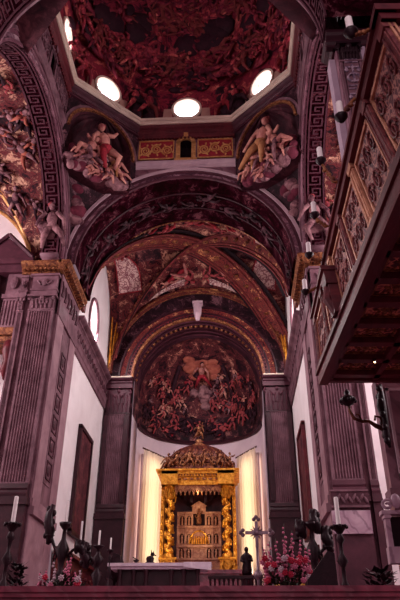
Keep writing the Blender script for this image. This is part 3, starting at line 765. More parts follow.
# white veined marble slab and lettered-looking relief band on the right pedestal
mb = MB(); mb.k = 0; mb.box(5.62, 7.0, YE-.42, YE-.3, 4.05, 4.85)
struct('trim_14', mb, 'marble_panel', 'white veined marble slab on the right pier pedestal')
mb = MB(); mb.k = 0; mb.box(5.65, 7.0, YE-.43, YE-.3, 5.02, 5.52); mb.k = 1
for i in range(9): mb.ell((5.78+i*.14, YE-.44, 5.27+(.05 if i % 2 else -.05)), .055, .04, .14, Matrix.Rotation(.5 if i % 2 else -.5, 3, 'Y'), 6, 5)
mb.box(5.63, 7.02, YE-.46, YE-.3, 4.95, 5.02); mb.box(5.63, 7.02, YE-.46, YE-.3, 5.52, 5.59)
struct('trim_15', mb, ['stone_dark', 'stone'], 'carved band above the marble slab on the right pier')

# transept ends behind the side arches
for sx, sd in ((-1, 'left'), (1, 'right')):
    mb = MB()
    x0, x1 = sorted((sx*7.5, sx*18))
    mb.box(x0, x1, 26.2, 26.5, .5, 25)          # east wall of the arm
    mb.box(x0, x1, 11.4, 11.6, -1.6, 24)         # west wall
    xs = sx*17.6; 
    mb.box(*sorted((xs, xs+sx*.3)), 11.4, 26.5, -1.6, 24)
    struct('wall_'+sd, mb, 'plaster', 'white walls of the %s transept' % sd)
    mb = MB(); XC = sx*12.9; RX = 4.9; RY = 5.9
    def gv(x, y):
        hx = 1-((x-XC)/5.0)**2; hy = 1-((y-18.9)/7.3)**2
        return Z0+max(6.4*math.sqrt(max(0, hx)), 5.5*math.sqrt(max(0, hy)))
    mb.grid(lambda u, v: (sx*6.65+sx*10.9*u, 11.7+14.4*v, gv(sx*6.65+sx*10.9*u, 11.7+14.4*v)), 56, 56)
    struct('ceiling', mb, 'f_choir', 'painted cross vault of the %s transept' % sd, smooth=False)
    mb = MB()
    for s1 in (-1, 1):
        pts = []
        for i in range(33):
            u = -1+2*i/32; x = XC+4.95*u; y = 18.9+7.2*u*s1; pts.append((x, y, gv(x, y)-.05))
        mb.tube(pts, .12, 6)
    fg = MB(); rng = random.Random(50+sx)
    for i in range(26):
        x = sx*rng.uniform(7.0, 10.5); y = rng.uniform(16, 24.5); e = .05; zc = gv(x, y); n = Vector(((gv(x+e, y)-gv(x-e, y))/(2*e), (gv(x, y+e)-gv(x, y-e))/(2*e), -1)).normalized()
        r_ = n.cross(Vector((0, 0, 1))).normalized(); figure(fg, Vector((x, y, zc))+n*.1, r_, r_.cross(n)*(-1 if (r_.cross(n)).z < 0 else 1), n, rng.uniform(1.0, 1.6), rng, .3, rng.choice([(0, 2, 2), (0, 3, 2), (1, 2, 2)]), pose=rng.uniform(-.6, .6))
    struct('trim_%d' % (26 if sx < 0 else 27), fg, ['p_cloud', 'p_fleshdim', 'p_dark', 'p_ochredim'], 'painted figures on the %s transept vault' % sd, True)
    # gilded rim of the lunette on the east wall
    mb.tube([(XC+4.85*math.cos(PI*i/32), 26.1, Z0+6.25*math.sin(PI*i/32)) for i in range(33)], .1, 6)
    mb.tube([(sx*7.6, 16.16, 23.83), (sx*7.6, 18.96, 23.33)], .13, 6)
    struct('trim_%d' % (16 if sx < 0 else 17), mb, 'gold_line', 'gilded ribs of the %s transept vault' % sd, smooth=True)

# aedicule high on the left transept wall
t = empty('aedicule', (-9.2, 25.6, 11.2), 0, 'grey stone aedicule with pediment mounted on the white wall at the far left', 'aedicule')
def L(z): return (z-10.2)*1.1
mb = MB(); mb.prism([(-1.35, L(16.1)), (1.35, L(16.1)), (0, L(17.3))], lambda p: (p[0], -.75, p[1]), lambda p: (p[0], -.1, p[1]))
for s1 in (-1, 1): mb.tube([(s1*1.45, -.8, L(16.1)), (0, -.8, L(17.45))], .12, 6)
mb.box(-1.5, 1.5, -.9, .6, L(15.75), L(16.05)); mb.box(-1.35, 1.35, -.75, .6, L(15.35), L(15.75)); piece('pediment', mb, 'stone_dark', t)
for s1 in (-1, 1):
    mb = MB(); fluted(mb, s1*.66-.4, s1*.66+.4, -.62, L(12.6), L(14.0), 5, .05); mb.box(s1*.66-.4, s1*.66+.4, -.55, .6, L(12.4), L(15.35))
    mb.box(s1*.66-.48, s1*.66+.48, -.72, .6, L(14.0), L(14.2)); mb.ell((s1*.66, -.62, L(14.85)), .22, .1, .35, None, 10, 8)
    mb.box(s1*.66-.48, s1*.66+.48, -.72, .6, L(12.4), L(12.6)); piece('pilaster', mb, 'stone', t)
mb = MB(); mb.box(-.25, .25, -.2, .6, L(12.4), L(15.35)); piece('recess', mb, 'wood_dark', t)
mb = MB(); mb.box(-1.5, 1.5, -.95, .6, L(12.05), L(12.4)); mb.box(-1.4, 1.4, -.8, .6, L(11.8), L(12.05)); piece('sill', mb, 'gold_dark', t)
for s1 in (-1, 1):
    mb = MB(); mb.tube([(s1*1.0, -.6, L(11.8)), (s1*1.0, -.7, L(11.4)), (s1*.95, -.5, L(11.0)), (s1*.9, -.5, L(10.6)), (s1*.9, -.3, L(10.2))], [.26, .3, .18, .22, .06], 8); piece('bracket', mb, 'wood_red', t, smooth=True)

# ------------------------------------------------------------------ choir: side walls with oval windows
OY, OZc, OA, OB = 30.35, 16.95, 1.05, 1.35
for sx, sd in ((-1, 'left'), (1, 'right')):
    X = sx*5.75
    mb = MB(); K = 40; ring = []; outer = []
    y0, y1, z0, z1 = YE2, YF, 2.0, 23.0
    for q in range(K):
        a = 2*PI*q/K; ca, sa = math.cos(a), math.sin(a)
        ring.append((X, OY+OA*ca, OZc+OB*sa))
        s_ = min(((y1-OY) if ca > 0 else (OY-y0))/max(abs(ca), 1e-6), ((z1-OZc) if sa > 0 else (OZc-z0))/max(abs(sa), 1e-6))
        outer.append((X, OY+s_*ca, OZc+s_*sa))
    mb.add(ring+outer, [(q, (q+1) % K, K+(q+1) % K, K+q) for q in range(K)])
    for cy in (y0, y1):
        for cz in (z0, z1):
            c = Vector((X, cy, cz)); near = sorted(outer, key=lambda p: (Vector(p)-c).length)[:2]; mb.add([c]+[Vector(p) for p in near], [(0, 1, 2)])
    # reveal and outer skin
    mb.grid(lambda u, v: (X+sx*.6*v, OY+OA*math.cos(2*PI*u), OZc+OB*math.sin(2*PI*u)), K, 1)
    struct('wall_'+sd, mb, 'plaster', 'white %s wall of the choir' % sd)
    w = empty('window_%d' % (9 if sx < 0 else 10), (X, OY, OZc), kind='structure', label='oval daylit window in the %s choir lunette' % sd)
    mb = MB()
    path = [(-sx*.03, OA*math.cos(2*PI*i/40)*1.06, OB*math.sin(2*PI*i/40)*1.06) for i in range(41)]
    mb.tube(path, .09, 6, False); mb.build('window_frame', [M['stone']], w, True)
    mb = MB(); mb.add([(sx*.5, 0, 0)]+[(sx*.5, OA*1.02*math.cos(2*PI*i/40), OB*1.02*math.sin(2*PI*i/40)) for i in range(40)], [(0, i+1, (i+1) % 40+1) for i in range(40)])
    mb.build('pane', [M['oval_pane']], w)
    mb = MB()
    for q in (-.7, -.35, 0, .35, .7):
        h = OB*math.sqrt(1-(q/OA)**2); mb.box(sx*.45-.015, sx*.45+.015, q-.015, q+.015, -h, h)
    for q in (-.9, -.6, -.3, 0, .3, .6, .9, 1.15, -1.15):
        h = OA*math.sqrt(1-(q/OB)**2); mb.box(sx*.45-.015, sx*.45+.015, -h, h, q-.015, q+.015)
    mb.build('glazing_bars', [M['bronze']], w)
    # entablature of the side wall
    mb = MB(); x = X
    mb.k = 0; prof_run(mb, [(-.1, 13.45), (.1, 13.45), (.1, 13.7), (.14, 13.75), (.14, 14.0), (.2, 14.1), (-.1, 14.1)], (x, YE2, 0), (x, YF, 0), (-sx, 0))
    mb.k = 1; prof_run(mb, PLAIN(14.1, 15.0, .08), (x, YE2, 0), (x, YF, 0), (-sx, 0))
    mb.k = 0; prof_run(mb, CORN(15.0, .45, .4), (x, YE2, 0), (x, YF, 0), (-sx, 0))
    mb.k = 2
    for i in range(14):
        y = YE2+.35+i*.6; mb.ell((x-sx*.08, y, 14.55), .05, .2, .22, None, 8, 6); mb.tube([(x-sx*.1, y+.1, 14.35), (x-sx*.12, y+.28, 14.6), (x-sx*.1, y+.45, 14.75)], .04, 5)
    struct('trim_%d' % (18 if sx < 0 else 19), mb, ['stone', 'stone', 'stone_dark'], 'carved entablature along the %s choir wall' % sd)
    # tall painting
    t = empty('wall_painting', (X-sx*.02, 31.0, 5.4), PI/2*sx*-1, 'tall narrow framed %s painting on the %s choir wall' % ('dark' if sx < 0 else 'brown', sd), 'painting')
    mb = MB(); mb.box(-1.3, 1.3, -.1, 0, 0, 5.1); piece('canvas', mb, 'f_paint', t)
    mb = MB()
    for b in ((-1.42, -1.22, 0, 5.1), (1.22, 1.42, 0, 5.1), (-1.42, 1.42, -.12, .1), (-1.42, 1.42, 5.0, 5.2)): mb.box(b[0], b[1], -.18, 0, b[2], b[3])
    piece('frame', mb, 'wood_dark' if sx < 0 else 'wood_red', t)
    # choir stalls along the wall
    t = empty('choir_stalls', (sx*5.6, 27.2, 2.3), 0, 'row of carved wooden choir stalls under the %s painting' % sd, 'choir stalls')
    o = -sx
    mb = MB(); mb.box(*sorted((0, o*.15)), 0, 7.6, 0, 1.9); mb.box(*sorted((0, o*.35)), 0, 7.6, 1.9, 2.05); piece('back_panel', mb, 'wood_red', t)
    mb = MB(); mb.box(*sorted((o*.1, o*.75)), .05, 7.55, .42, .5); piece('bench', mb, 'wood_red', t)
    for i in range(8):
        mb = MB(); mb.box(*sorted((o*.05, o*.7)), .02+i*1.07, .1+i*1.07, 0, 1.1); mb.ell((o*.7, .06+i*1.07, 1.1), .1, .06, .1, None, 8, 6); piece('stall_divider', mb, 'wood_red', t)

# choir vault: groin with doming
VY = (YE2+YF)/2; VH = (YF-YE2)/2+.02
def vz(x, y):
    hx = max(0, 1-(x/5.72)**2); hy = max(0, 1-((y-VY)/VH)**2)
    return 15.9+6.1*max(math.sqrt(hx), math.sqrt(hy))+.9*hx*hy
mb = MB(); mb.grid(lambda u, v: (-5.72+11.44*u, YE2+(YF-YE2)*v, vz(-5.72+11.44*u, YE2+(YF-YE2)*v)), 80, 64)
struct('ceiling', mb, 'f_choir', 'painted groin vault of the choir')
vault = empty('trim_20', (0, VY, 0), kind='structure', label='ribs and painted fields of the choir vault')
for s1 in (-1, 1):
    def rib(off, dz, s1=s1):
        L_ = math.hypot(5.72, VH)
        nx, ny = -VH*s1/L_, 5.72/L_
        def f(u):
            q = (-1+2*u)*.985
            x, y = 5.72*q, VH*q*s1
            zc = vz(x, VY+y)
            return (x+nx*off*s1, y+ny*off, zc-dz)
        return f
    mb = MB(); mb.k = 0
    mb.slab(lambda u, v, t: rib(-.72+1.44*v, .1+.12*t)(u), 40, 1, 1)
    mb.k = 1
    for off in (-.8, -.5, .5, .8): mb.tube([rib(off, .26)(i/40) for i in range(41)], .055, 5)
    mb.k = 3
    for off in (-.98, .98): mb.slab(lambda u, v, t, off=off: rib(off-.16+.32*v, .06+.05*t)(u), 40, 1, 1)  # dark strips paint the shadow along both sides of the rib
    mb.k = 2
    for i in range(1, 18):
        p = Vector(rib(0, .24)(i/18+.01)); mb.ell(p, .2, .2, .08, None, 8, 5)
    piece('diagonal_rib', mb, ['f_rib', 'p_brown', 'gold_dark', 'void'], vault)
# transverse arches at both ends (towards the crossing and against the apse wall)
for y, w, zz, r, hw in ((YE2+.02, .5, 15.9, 6.1, 5.65), (YF-.45, .45, 15.9, 6.05, 5.65)):
    mb = MB(); mb.k = 0
    mb.slab(lambda u, v, t: (hw*(1-.03*t)*math.cos(PI*u), y-VY+w*v, zz+(r-.15*t)*math.sin(PI*u)), 40, 1, 1)
    mb.k = 1
    for q in (0, w): mb.tube([(hw*.98*math.cos(PI*i/40), y-VY+q, zz+(r-.17)*math.sin(PI*i/40)) for i in range(41)], .05, 5)
    piece('wall_rib', mb, ['f_rib', 'gold_dark'], vault)
# pale scroll-painted fields in the webs
def field(poly_uv, mat, name, off=.07, n=10):
    mb = MB(); (a, b, c, d) = [Vector(p) for p in poly_uv]
    def f(u, v):
        p = (a*(1-u)+b*u)*(1-v)+(d*(1-u)+c*u)*v
        return (p.x, p.y-VY, vz(p.x, p.y)-off)
    mb.grid(f, n, n); piece(name, mb, mat, vault)
for s1 in (-1, 1):
    mb = MB()      # pale scroll strip in the side web, bitten by a dark painted roundel
    def sf(u, v):
        y = 27.9+5.7*v; xi = 3.6+1.05*math.exp(-((y-30.6)/1.3)**2); x = s1*(xi+(5.1-xi)*u)
        return (x, y-VY, vz(x, y)-.1)
    mb.grid(sf, 6, 30); piece('pale_scroll_field', mb, 'orn_white', vault)
    mb = MB()
    fr = [sf(0, i/30) for i in range(31)]+[sf(1, 1-i/30) for i in range(31)]+[sf(0, 0)]
    mb.tube([(p[0], p[1], p[2]-.02) for p in fr], .045, 5); piece('field_frame', mb, 'p_red', vault)
    mb = MB(); mb.grid(lambda u, v: (s1*(2.2+1.5*u), 29.9-VY+2.2*v, vz(s1*(2.2+1.5*u), 29.9+2.2*v)-.08), 8, 8); piece('dark_roundel', mb, 'f_apse_low', vault)
    mb = MB()      # gilt lines rising from the corners
    for (dx, dy) in ((.1, .55), (.35, .3), (.5, .12)):
        mb.tube([(s1*(5.62-dx*q), 35.05-dy*1.4*q-VY, 16.0+3.6*q-.1) for q in (0, .25, .5, .75, 1)], [.09, .09, .08, .06, .03], 5)
    piece('gilt_lines', mb, 'gold', vault)
    field([(s1*.8, YF-1.15), (s1*2.7, YF-.75), (s1*3.3, YF-.5), (s1*.8, YF-.62)], 'orn_white', 'pale_scroll_field', .1)
# a reclining figure painted in the far web and companions
mb = MB(); rng = random.Random(3)
for (x, y, s_, ps, cols) in ((-.9, 33.7, 1.7, -.6, (1, 0, 2)), (.9, 33.7, 1.3, .7, (1, 3, 3)), (-1.9, 33.9, 1.2, 1.2, (0, 2, 3)), (1.9, 33.7, 1.2, -1.1, (0, 1, 3)),
                             (-1.5, 28.2, 1.4, .6, (1, 2, 3)), (1.4, 28.3, 1.4, -.6, (1, 2, 3)), (.2, 28.0, 1.2, 1.3, (1, 2, 3)), (-2.6, 27.9, 1.1, 1, (0, 2, 3)), (2.6, 27.9, 1.1, -1, (0, 2, 3)),
                             (-4.6, 30.8, 1.3, 0, (1, 2, 3)), (4.6, 30.8, 1.3, 0, (1, 2, 3))):
    e = .05; zc = vz(x, y); gx = (vz(x+e, y)-vz(x-e, y))/(2*e); gy = (vz(x, y+e)-vz(x, y-e))/(2*e)
    n = Vector((gx, gy, -1)).normalized(); r = Vector((1, 0, gx)).normalized(); u = n.cross(r)
    figure(mb, Vector((x, y-VY, zc))+n*.15, r, -u, n, s_, rng, .35, cols, pose=ps)
piece('painted_figures', mb, ['p_flesh', 'p_fleshdim', 'p_red', 'p_dark'], vault, smooth=True)

# ------------------------------------------------------------------ apse
ZA, RA = 15.6, 4.07
mb = MB(); K = 48        # wall over the arch
for i in range(K):
    a0, a1 = PI*i/K, PI*(i+1)/K
    mb.add([(RA*math.cos(a0), YF, ZA+RA*math.sin(a0)), (RA*math.cos(a1), YF, ZA+RA*math.sin(a1)), (6.1*math.cos(a1), YF, ZA+6.6*math.sin(a1)), (6.1*math.cos(a0), YF, ZA+6.6*math.sin(a0))], [(0, 1, 2, 3)])
for s1 in (-1, 1): mb.box(*sorted((s1*RA, s1*6.1)), YF, YF+.3, 1.8, ZA)
mb.box(-7, 7, YF+.9, YF+1.0, 20.5, 24)
struct('wall_apse', mb, 'f_dark', 'wall around the apse arch')
arch = empty('trim_21', (0, YF, 0), kind='structure', label='moulded arch of the apse')
ringd = [(RA, RA+.14, .22, 2), (RA+.14, RA+.42, .1, 0), (RA+.42, RA+.5, .2, 1), (RA+.5, RA+.85, .08, 3), (RA+.85, RA+.95, .22, 1)]
mb = MB()
for r0, r1, d, mi in ringd:
    mb.k = mi
    mb.slab(lambda u, v, t: ((r0+(r1-r0)*v)*math.cos(PI*u), .02-(d+.02)*t, ZA+(r0+(r1-r0)*v)*math.sin(PI*u)), 48, 1, 1)
mb.k = 1
for i in range(60):
    a = PI*(i+.5)/60; mb.ell(((RA+.28)*math.cos(a), -.12, ZA+(RA+.28)*math.sin(a)), .07, .06, .07, None, 6, 5)
piece('arch_ring', mb, ['wood_red', 'wood_dark', 'gold_dark', 'f_rib'], arch)
mb = MB(); mb.k = 0; mb.grid(lambda u, v: (RA*math.cos(PI*u), 2.1*v, ZA+RA*math.sin(PI*u)), 48, 2)
for v0 in (.05, .5, .95, 1.5, 2.0):
    mb.k = 1; mb.tube([((RA-.02)*math.cos(PI*i/48), v0, ZA+(RA-.02)*math.sin(PI*i/48)) for i in range(49)], .05, 5)
for i in range(36):
    a = PI*(i+.5)/36; mb.k = 2; mb.ell(((RA-.03)*math.cos(a), .72, ZA+(RA-.03)*math.sin(a)), .12, .14, .12, None, 6, 5)
piece('arch_soffit', mb, ['wood_dark', 'stone_dark', 'gold_dark'], arch)
mb = MB()           # keystone console
mb.tube([(0, -.3, 19.5), (0, -.55, 19.9), (0, -.5, 20.5), (0, -.35, 20.75)], [.12, .25, .28, .3], 8); mb.box(-.34, .34, -.7, 0, 20.65, 20.8); mb.ell((0, -.62, 20.1), .14, .12, .22, None, 8, 6)
piece('keystone', mb, 'stone_light', arch, smooth=False)

YA = YF+2.1; RW = 4.0; BK = .98
apse = empty('wall_apse', (0, YA, 0), kind='structure', label='curved apse wall with painted half dome')
def apx(a, r=RW): return (r*math.cos(a), r*BK*math.sin(a))
mb = MB()
mb.grid(lambda u, v: (*apx(PI*u), 2.0+11.2*v), 40, 4)
for s1 in (-1, 1): mb.add([(s1*RW, -2.1, 2), (s1*RW, 0, 2), (s1*RW, 0, 13.2), (s1*RW, -2.1, 13.2)], [(0, 1, 2, 3)])
piece('plaster_wall', mb, 'apse_plaster', apse, smooth=True)
mb = MB(); mb.grid(lambda u, v: (*apx(PI*u, RW-.02), 13.2+(ZA-.6-13.2)*v), 40, 3)
for s1 in (-1, 1): mb.add([(s1*(RW-.02), -2.1, 13.2), (s1*(RW-.02), 0, 13.2), (s1*(RW-.02), 0, ZA), (s1*(RW-.02), -2.1, ZA)], [(0, 1, 2, 3)])
piece('lower_fresco_band', mb, 'f_apse_low', apse, smooth=True)
mb = MB(); mb.grid(lambda u, v: ((RW-.02)*math.cos(v*PI/2)*math.cos(PI*u), (RW-.02)*BK*math.cos(v*PI/2)*math.sin(PI*u), ZA-.6+(RW+.5)*math.sin(v*PI/2)), 40, 16)
piece('half_dome_fresco', mb, 'f_apse', apse, smooth=True)
mb = MB(); mb.grid(lambda u, v: (((RA+.12)*(1-v)+(RW-.05)*v)*math.cos(PI*u), 0, (ZA+(RA+.12)*math.sin(PI*u))*(1-v)+(ZA-.6+(RW+.5-.05)*math.sin(PI*u))*v), 48, 1); piece('arch_reveal', mb, 'wood_dark', apse)
mb = MB(); mb.k = 0     # cornice under the fresco
for z, rr in ((13.2, .1), (13.35, .05)): mb.tube([(*apx(PI*i/48, RW-.06), z) for i in range(49)], rr, 6)
piece('fresco_border', mb, 'wood_dark', apse)
mb = MB(); rng = random.Random(11)   # painted crowd and central enthroned figure on clouds
def hd(a, e):
    p = Vector(((RW-.1)*math.cos(e)*math.cos(a), (RW-.1)*BK*math.cos(e)*math.sin(a), ZA-.6+(RW+.4)*math.sin(e)))
    n = Vector((-math.cos(e)*math.cos(a), -math.cos(e)*math.sin(a), -math.sin(e))); r = Vector((math.sin(a), -math.cos(a), 0)); u = r.cross(n)
    if u.z < 0: u = -u
    return p, r, u, n
p, r, u, n = hd(PI/2, .72)
mb.k = 4
for i in range(24):
    a = rng.uniform(-.42, .42); pp, rr, uu, nn = hd(PI/2+a, .88+rng.uniform(-.2, .12)); mb.ell(pp, .5, .3, .08, Matrix((rr, uu, nn)).transposed(), 8, 5)
figure(mb, p+n*.1, r, u, n, 1.7, rng, .4, (0, 1, 2), pose=0)
for i in range(9):
    pp, rr, uu, nn = hd(PI/2+rng.uniform(-.18, .18), .36+rng.uniform(-.16, .12)); mb.k = 5; mb.ell(pp, .4, .35, .12, Matrix((rr, uu, nn)).transposed(), 8, 5)
for i in range(46):
    a = PI/2+rng.choice((-1, 1))*rng.uniform(.22, 1.4); e = rng.uniform(.02, .62)
    pp, rr, uu, nn = hd(a, e); figure(mb, pp+nn*.05, rr, uu, nn, rng.uniform(.7, 1.05), rng, .35, rng.choice([(0, 5, 2), (3, 2, 2), (0, 2, 2), (3, 2, 1), (3, 3, 2), (5, 2, 2)]), pose=rng.uniform(-.5, .5))
for i in range(22):
    a = PI*rng.uniform(.08, .92); z = rng.uniform(13.7, 14.8); pp = Vector((*apx(a, RW-.1), z))
    figure(mb, pp, (math.sin(a), -math.cos(a), 0), (0, 0, 1), (-math.cos(a), -math.sin(a), 0), 1.1, rng, .3, rng.choice([(3, 2, 2), (3, 2, 1), (2, 2, 2)]), pose=rng.uniform(-1, 1))
for s1 in (-1, 1):      # two painted dark columns
    mb.k = 2
    mb.tube([hd(PI/2+s1*.62, e)[0] for e in (.3, .45, .6, .75, .85)], .17, 6)
piece('painted_figures', mb, ['p_flesh', 'p_red', 'p_dark', 'p_fleshdim', 'p_ochredim', 'p_cloud'], apse, smooth=True)

# apse arch pilasters
for sx, sd in ((-1, 'left'), (1, 'right')):
    pilaster('apse_pilaster', 'dark fluted pilaster carrying the %s side of the apse arch' % sd, None, (sx*4.88, YF), 0, 1.5, (2.3, 7.4, 7.8, 13.2, 15.0, 15.0), 'wood_dark', 9, .3, capmat='stone_dark', flmat='stone', inset=.16)
    mb = MB()
    mb.k = 0
    for a_, b_ in ((-.74, -.5), (.5, .74)): mb.box(sx*4.92+a_, sx*4.92+b_, YF-.36, YF-.28, 7.9, 13.0)
    mb.k = 1; prof_run(mb, CORN(15.0, .45, .35), (sx*4.05, YF-.3, 0), (sx*5.7, YF-.3, 0), (0, -1))
    mb.k = 2; mb.tube([(sx*4.1, YF-.65, 15.42), (sx*5.7, YF-.65, 15.42)], .05, 6)
    struct('trim_%d' % (22 if sx < 0 else 23), mb, ['wood_dark', 'stone_dark', 'ledge'], 'cornice and edge strips of the %s apse pilaster' % sd)

# lit windows behind drapes on the apse wall
for sx, sd in ((-1, 'left'), (1, 'right')):
    # chord across the curved wall
    a0, a1 = (2.33, 2.98) if sx < 0 else (.16, .81)
    P0 = Vector((*apx(a0, RW-.12), 0)); P1 = Vector((*apx(a1, RW-.12), 0))
    if P0.x > P1.x: P0, P1 = P1, P0
    mid = (P0+P1)/2; d = (P1-P0); W_ = d.length; rz = math.atan2(d.y, d.x)
    w = empty('window_%d' % (11 if sx < 0 else 12), (mid.x, mid.y+YA, 5.0), rz, kind='structure', label='tall lamplit window behind the %s apse drape' % sd)
    mb = MB(); mb.box(-W_*.3, W_*.3, -.04, .0, .2, 6.4); mb.build('pane', [M['warm_pane']], w)
    mb = MB(); mb.box(-W_*.42, -W_*.3, -.1, .02, .1, 6.6); mb.box(W_*.3, W_*.42, -.1, .02, .1, 6.6); mb.box(-W_*.42, W_*.42, -.1, .02, 6.4, 6.6); mb.build('window_frame', [M['apse_plaster']], w)
    t = empty('curtain', (mid.x-math.sin(-rz)*0, mid.y+YA, 4.6), rz, 'tall pale pleated curtain glowing with lamplight on the %s of the apse' % sd, 'curtain')
    mb = MB()
    def cur(u, v):
        x = -W_/2*1.02+W_*1.04*u
        return (x, -.38+.07*math.sin(u*2*PI*9)*(0.6+.4*v)+.03*math.sin(u*23), 7.2*v)
    mb.grid(cur, 108, 6); o = piece('drape', mb, 'curtain', t, smooth=True)
    mb = MB(); mb.tube([(-W_/2-.15, -.36, 7.25), (W_/2+.15, -.36, 7.25)], .05, 8); piece('curtain_rod', mb, 'bronze', t)

# ------------------------------------------------------------------ the gilded tabernacle
B = empty('ciborium', (0, 36.4, 2.3), 0, 'gilded domed altar canopy on twisted columns standing in front of the apse', 'altar canopy')
q = lambda z: z-2.3
HWD, DEP = 2.05, 1.7
mb = MB(); mb.box(-2.3, 2.3, -.3, DEP+.5, 0, q(4.3)); mb.box(-2.45, 2.45, -.45, DEP+.5, q(4.3), q(4.5)); piece('altar_base', mb, 'marble_red', B)
for sx in (-1, 1):
    for yy in (0, DEP):
        mb = MB(); x = sx*1.65
        mb.box(x-.42, x+.42, yy-.42, yy+.42, q(4.5), q(5.0)); mb.box(x-.5, x+.5, yy-.5, yy+.5, q(5.0), q(5.12))
        for s2 in (-1, 1): mb.tube([(x+s2*.2, yy-.45, q(4.95)), (x+s2*.25, yy-.52, q(4.7)), (x+s2*.15, yy-.46, q(4.52))], .08, 6)
        piece('column_pedestal', mb, 'gold', B)
        mb = MB(); mb.lathe([(.0, 0), (.34, 0), (.36, .07), (.27, .12), (.3, .2), (.22, .26)], (x, yy, q(5.12)), 16)
        # twisted shaft: swelling profile with helical displacement
        def tw(u, v, x=x, yy=yy, sx=sx):
            a = 2*PI*u; z = v*3.0; ph = 2*PI*4.5*v*sx
            cx = .07*math.cos(ph); cy = .07*math.sin(ph); r = (.19+.035*math.cos(a-ph))*(1-.12*v)
            return (x+cx+r*math.cos(a), yy+cy+r*math.sin(a), q(5.35)+z)
        mb.grid(tw, 14, 64)
        for i in range(30):   # leaves winding up the shaft
            v = i/30; ph = 2*PI*4.5*v*sx+1.2; mb.ell((x+.22*math.cos(ph), yy+.22*math.sin(ph), q(5.4)+v*2.9), .07, .07, .1, None, 6, 5)
        col = piece('twisted_column', mb, 'gold', B, smooth=True)
        mb = MB(); z = q(8.35)
        mb.lathe([(.17, 0), (.24, .04), (.18, .1), (.2, .3), (.32, .6), (.38, .62), (.38, .74), (0, .74)], (x, yy, z), 12)
        for i in range(8):
            a = 2*PI*i/8
            for r0, zz in ((.2, .08), (.26, .32)): mb.tube([(x+r0*math.cos(a), yy+r0*math.sin(a), z+zz), (x+(r0+.08)*math.cos(a), yy+(r0+.08)*math.sin(a), z+zz+.2), (x+(r0+.14)*math.cos(a), yy+(r0+.14)*math.sin(a), z+zz+.2)], [.05, .05, .02], 5)
        piece('column_capital', mb, 'gold', col)
# side pilasters behind (flat gilded strips)
for sx in (-1, 1):
    mb = MB(); mb.box(*sorted((sx*2.0, sx*2.2)), .25, 1.5, q(4.5), q(9.1))
    for i in range(12): mb.ell((sx*2.12, .22, q(4.9)+i*.36), .08, .08, .13, None, 6, 5)
    piece('side_strip', mb, 'gold', B)
# entablature
mb = MB()
for z0, z1, d in ((9.08, 9.28, .0), (9.28, 9.55, -.05), (9.55, 9.68, .08), (9.68, 9.85, .2), (9.85, 9.95, .3)):
    mb.box(-HWD-.1-d, HWD+.1+d, -.42-d, DEP+.4+d, q(z0), q(z1))
for sx in (-1, 1): mb.box(sx*1.65-.48, sx*1.65+.48, -.62, 0, q(9.08), q(9.9))
piece('entablature', mb, 'gold', B)
mb = MB()
for i in range(24): 
    x = -HWD+.1+i*(2*HWD-.2)/23; mb.box(x-.04, x+.04, -.56, -.4, q(9.58), q(9.68))
for i in range(7):
    mb.ell((-1.1+i*.37, -.44, q(9.42)), .12, .05, .07, None, 8, 5)
piece('frieze_ornament', mb, 'gold_dark', B)
# scalloped hanging border
mb = MB()
n = 11
for i in range(n):
    x0 = -1.35+i*2.7/n; x1 = x0+2.7/n; c = (x0+x1)/2
    poly = [(x0, 0), (x1, 0)]+[(c+(x1-x0)/2*math.cos(a), -.22-.22*math.sin(a)) for a in [PI*j/8 for j in range(9)]]
    mb.prism(poly, lambda p: (p[0], -.36, q(9.08)+p[1]), lambda p: (p[0], -.31, q(9.08)+p[1]))
    mb.ell((c, -.34, q(8.58)), .05, .05, .09, None, 6, 5)
piece('lambrequin', mb, 'gold_dark', B)
# dome of the canopy: ribbed, with relief figures round it
mb = MB()
def cd(u, v):
    a = 2*PI*u; e = v*PI/2; r = math.cos(e)**.75; k = 1+.035*math.cos(a*16)
    return (HWD*.93*r*math.cos(a)*k, DEP/2+1.35*r*math.sin(a)*k, q(10.3)+1.45*math.sin(e))
mb.grid(cd, 96, 12)
mb.lathe([(1.0, -.4), (1.02, -.1), (.95, 0)], (0, DEP/2, q(10.3)), 32, sx=HWD, sy=1.45)
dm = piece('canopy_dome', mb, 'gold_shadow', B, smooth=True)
rng = random.Random(9)
mb = MB()
for i in range(13):
    a = PI+PI*(i+.5)/13; x = HWD*.98*math.cos(a); y = DEP/2+1.42*math.sin(a)
    figure(mb, (x, y, q(10.45)+.12*(i % 2)), (1, 0, 0), (0, 0, 1), (0, -1, 0), .95 if i % 2 else .75, rng, .5, (0, 0, 1), pose=rng.uniform(-.3, .3))
    mb.k = 1; mb.tube([(x, y, q(10.2)), (x*.95, y*.95+.03, q(10.9)), (x*.7, DEP/2+(y-DEP/2)*.7, q(11.4))], [.06, .05, .04], 5)
piece('cresting_figures', mb, ['gold_dark', 'gold_shadow'], dm, smooth=True)
mb = MB(); mb.box(-.95, .95, -.58, -.35, q(9.95), q(10.2)); mb.box(-1.05, 1.05, -.62, -.35, q(10.2), q(10.27)); piece('dome_plinth', mb, 'gold_dark', B)
mb = MB(); mb.lathe([(.45, 0), (.5, .08), (.3, .16), (.2, .3), (.26, .4), (.1, .5), (0, .52)], (0, DEP/2, q(11.7)), 14); piece('finial', mb, 'gold_dark', B, smooth=True)
mb = MB(); figure(mb, (0, DEP/2, q(12.6)), (1, 0, 0), (0, 0, 1), (0, -1, 0), .95, random.Random(2), .9, (0, 0, 0), pose=0)
mb.tube([(.18, DEP/2, q(12.2)), (.2, DEP/2, q(13.3))], .025, 5); mb.box(.08, .32, DEP/2-.02, DEP/2+.02, q(13.05), q(13.09)); piece('crowning_statuette', mb, 'gold_dark', B, smooth=True)
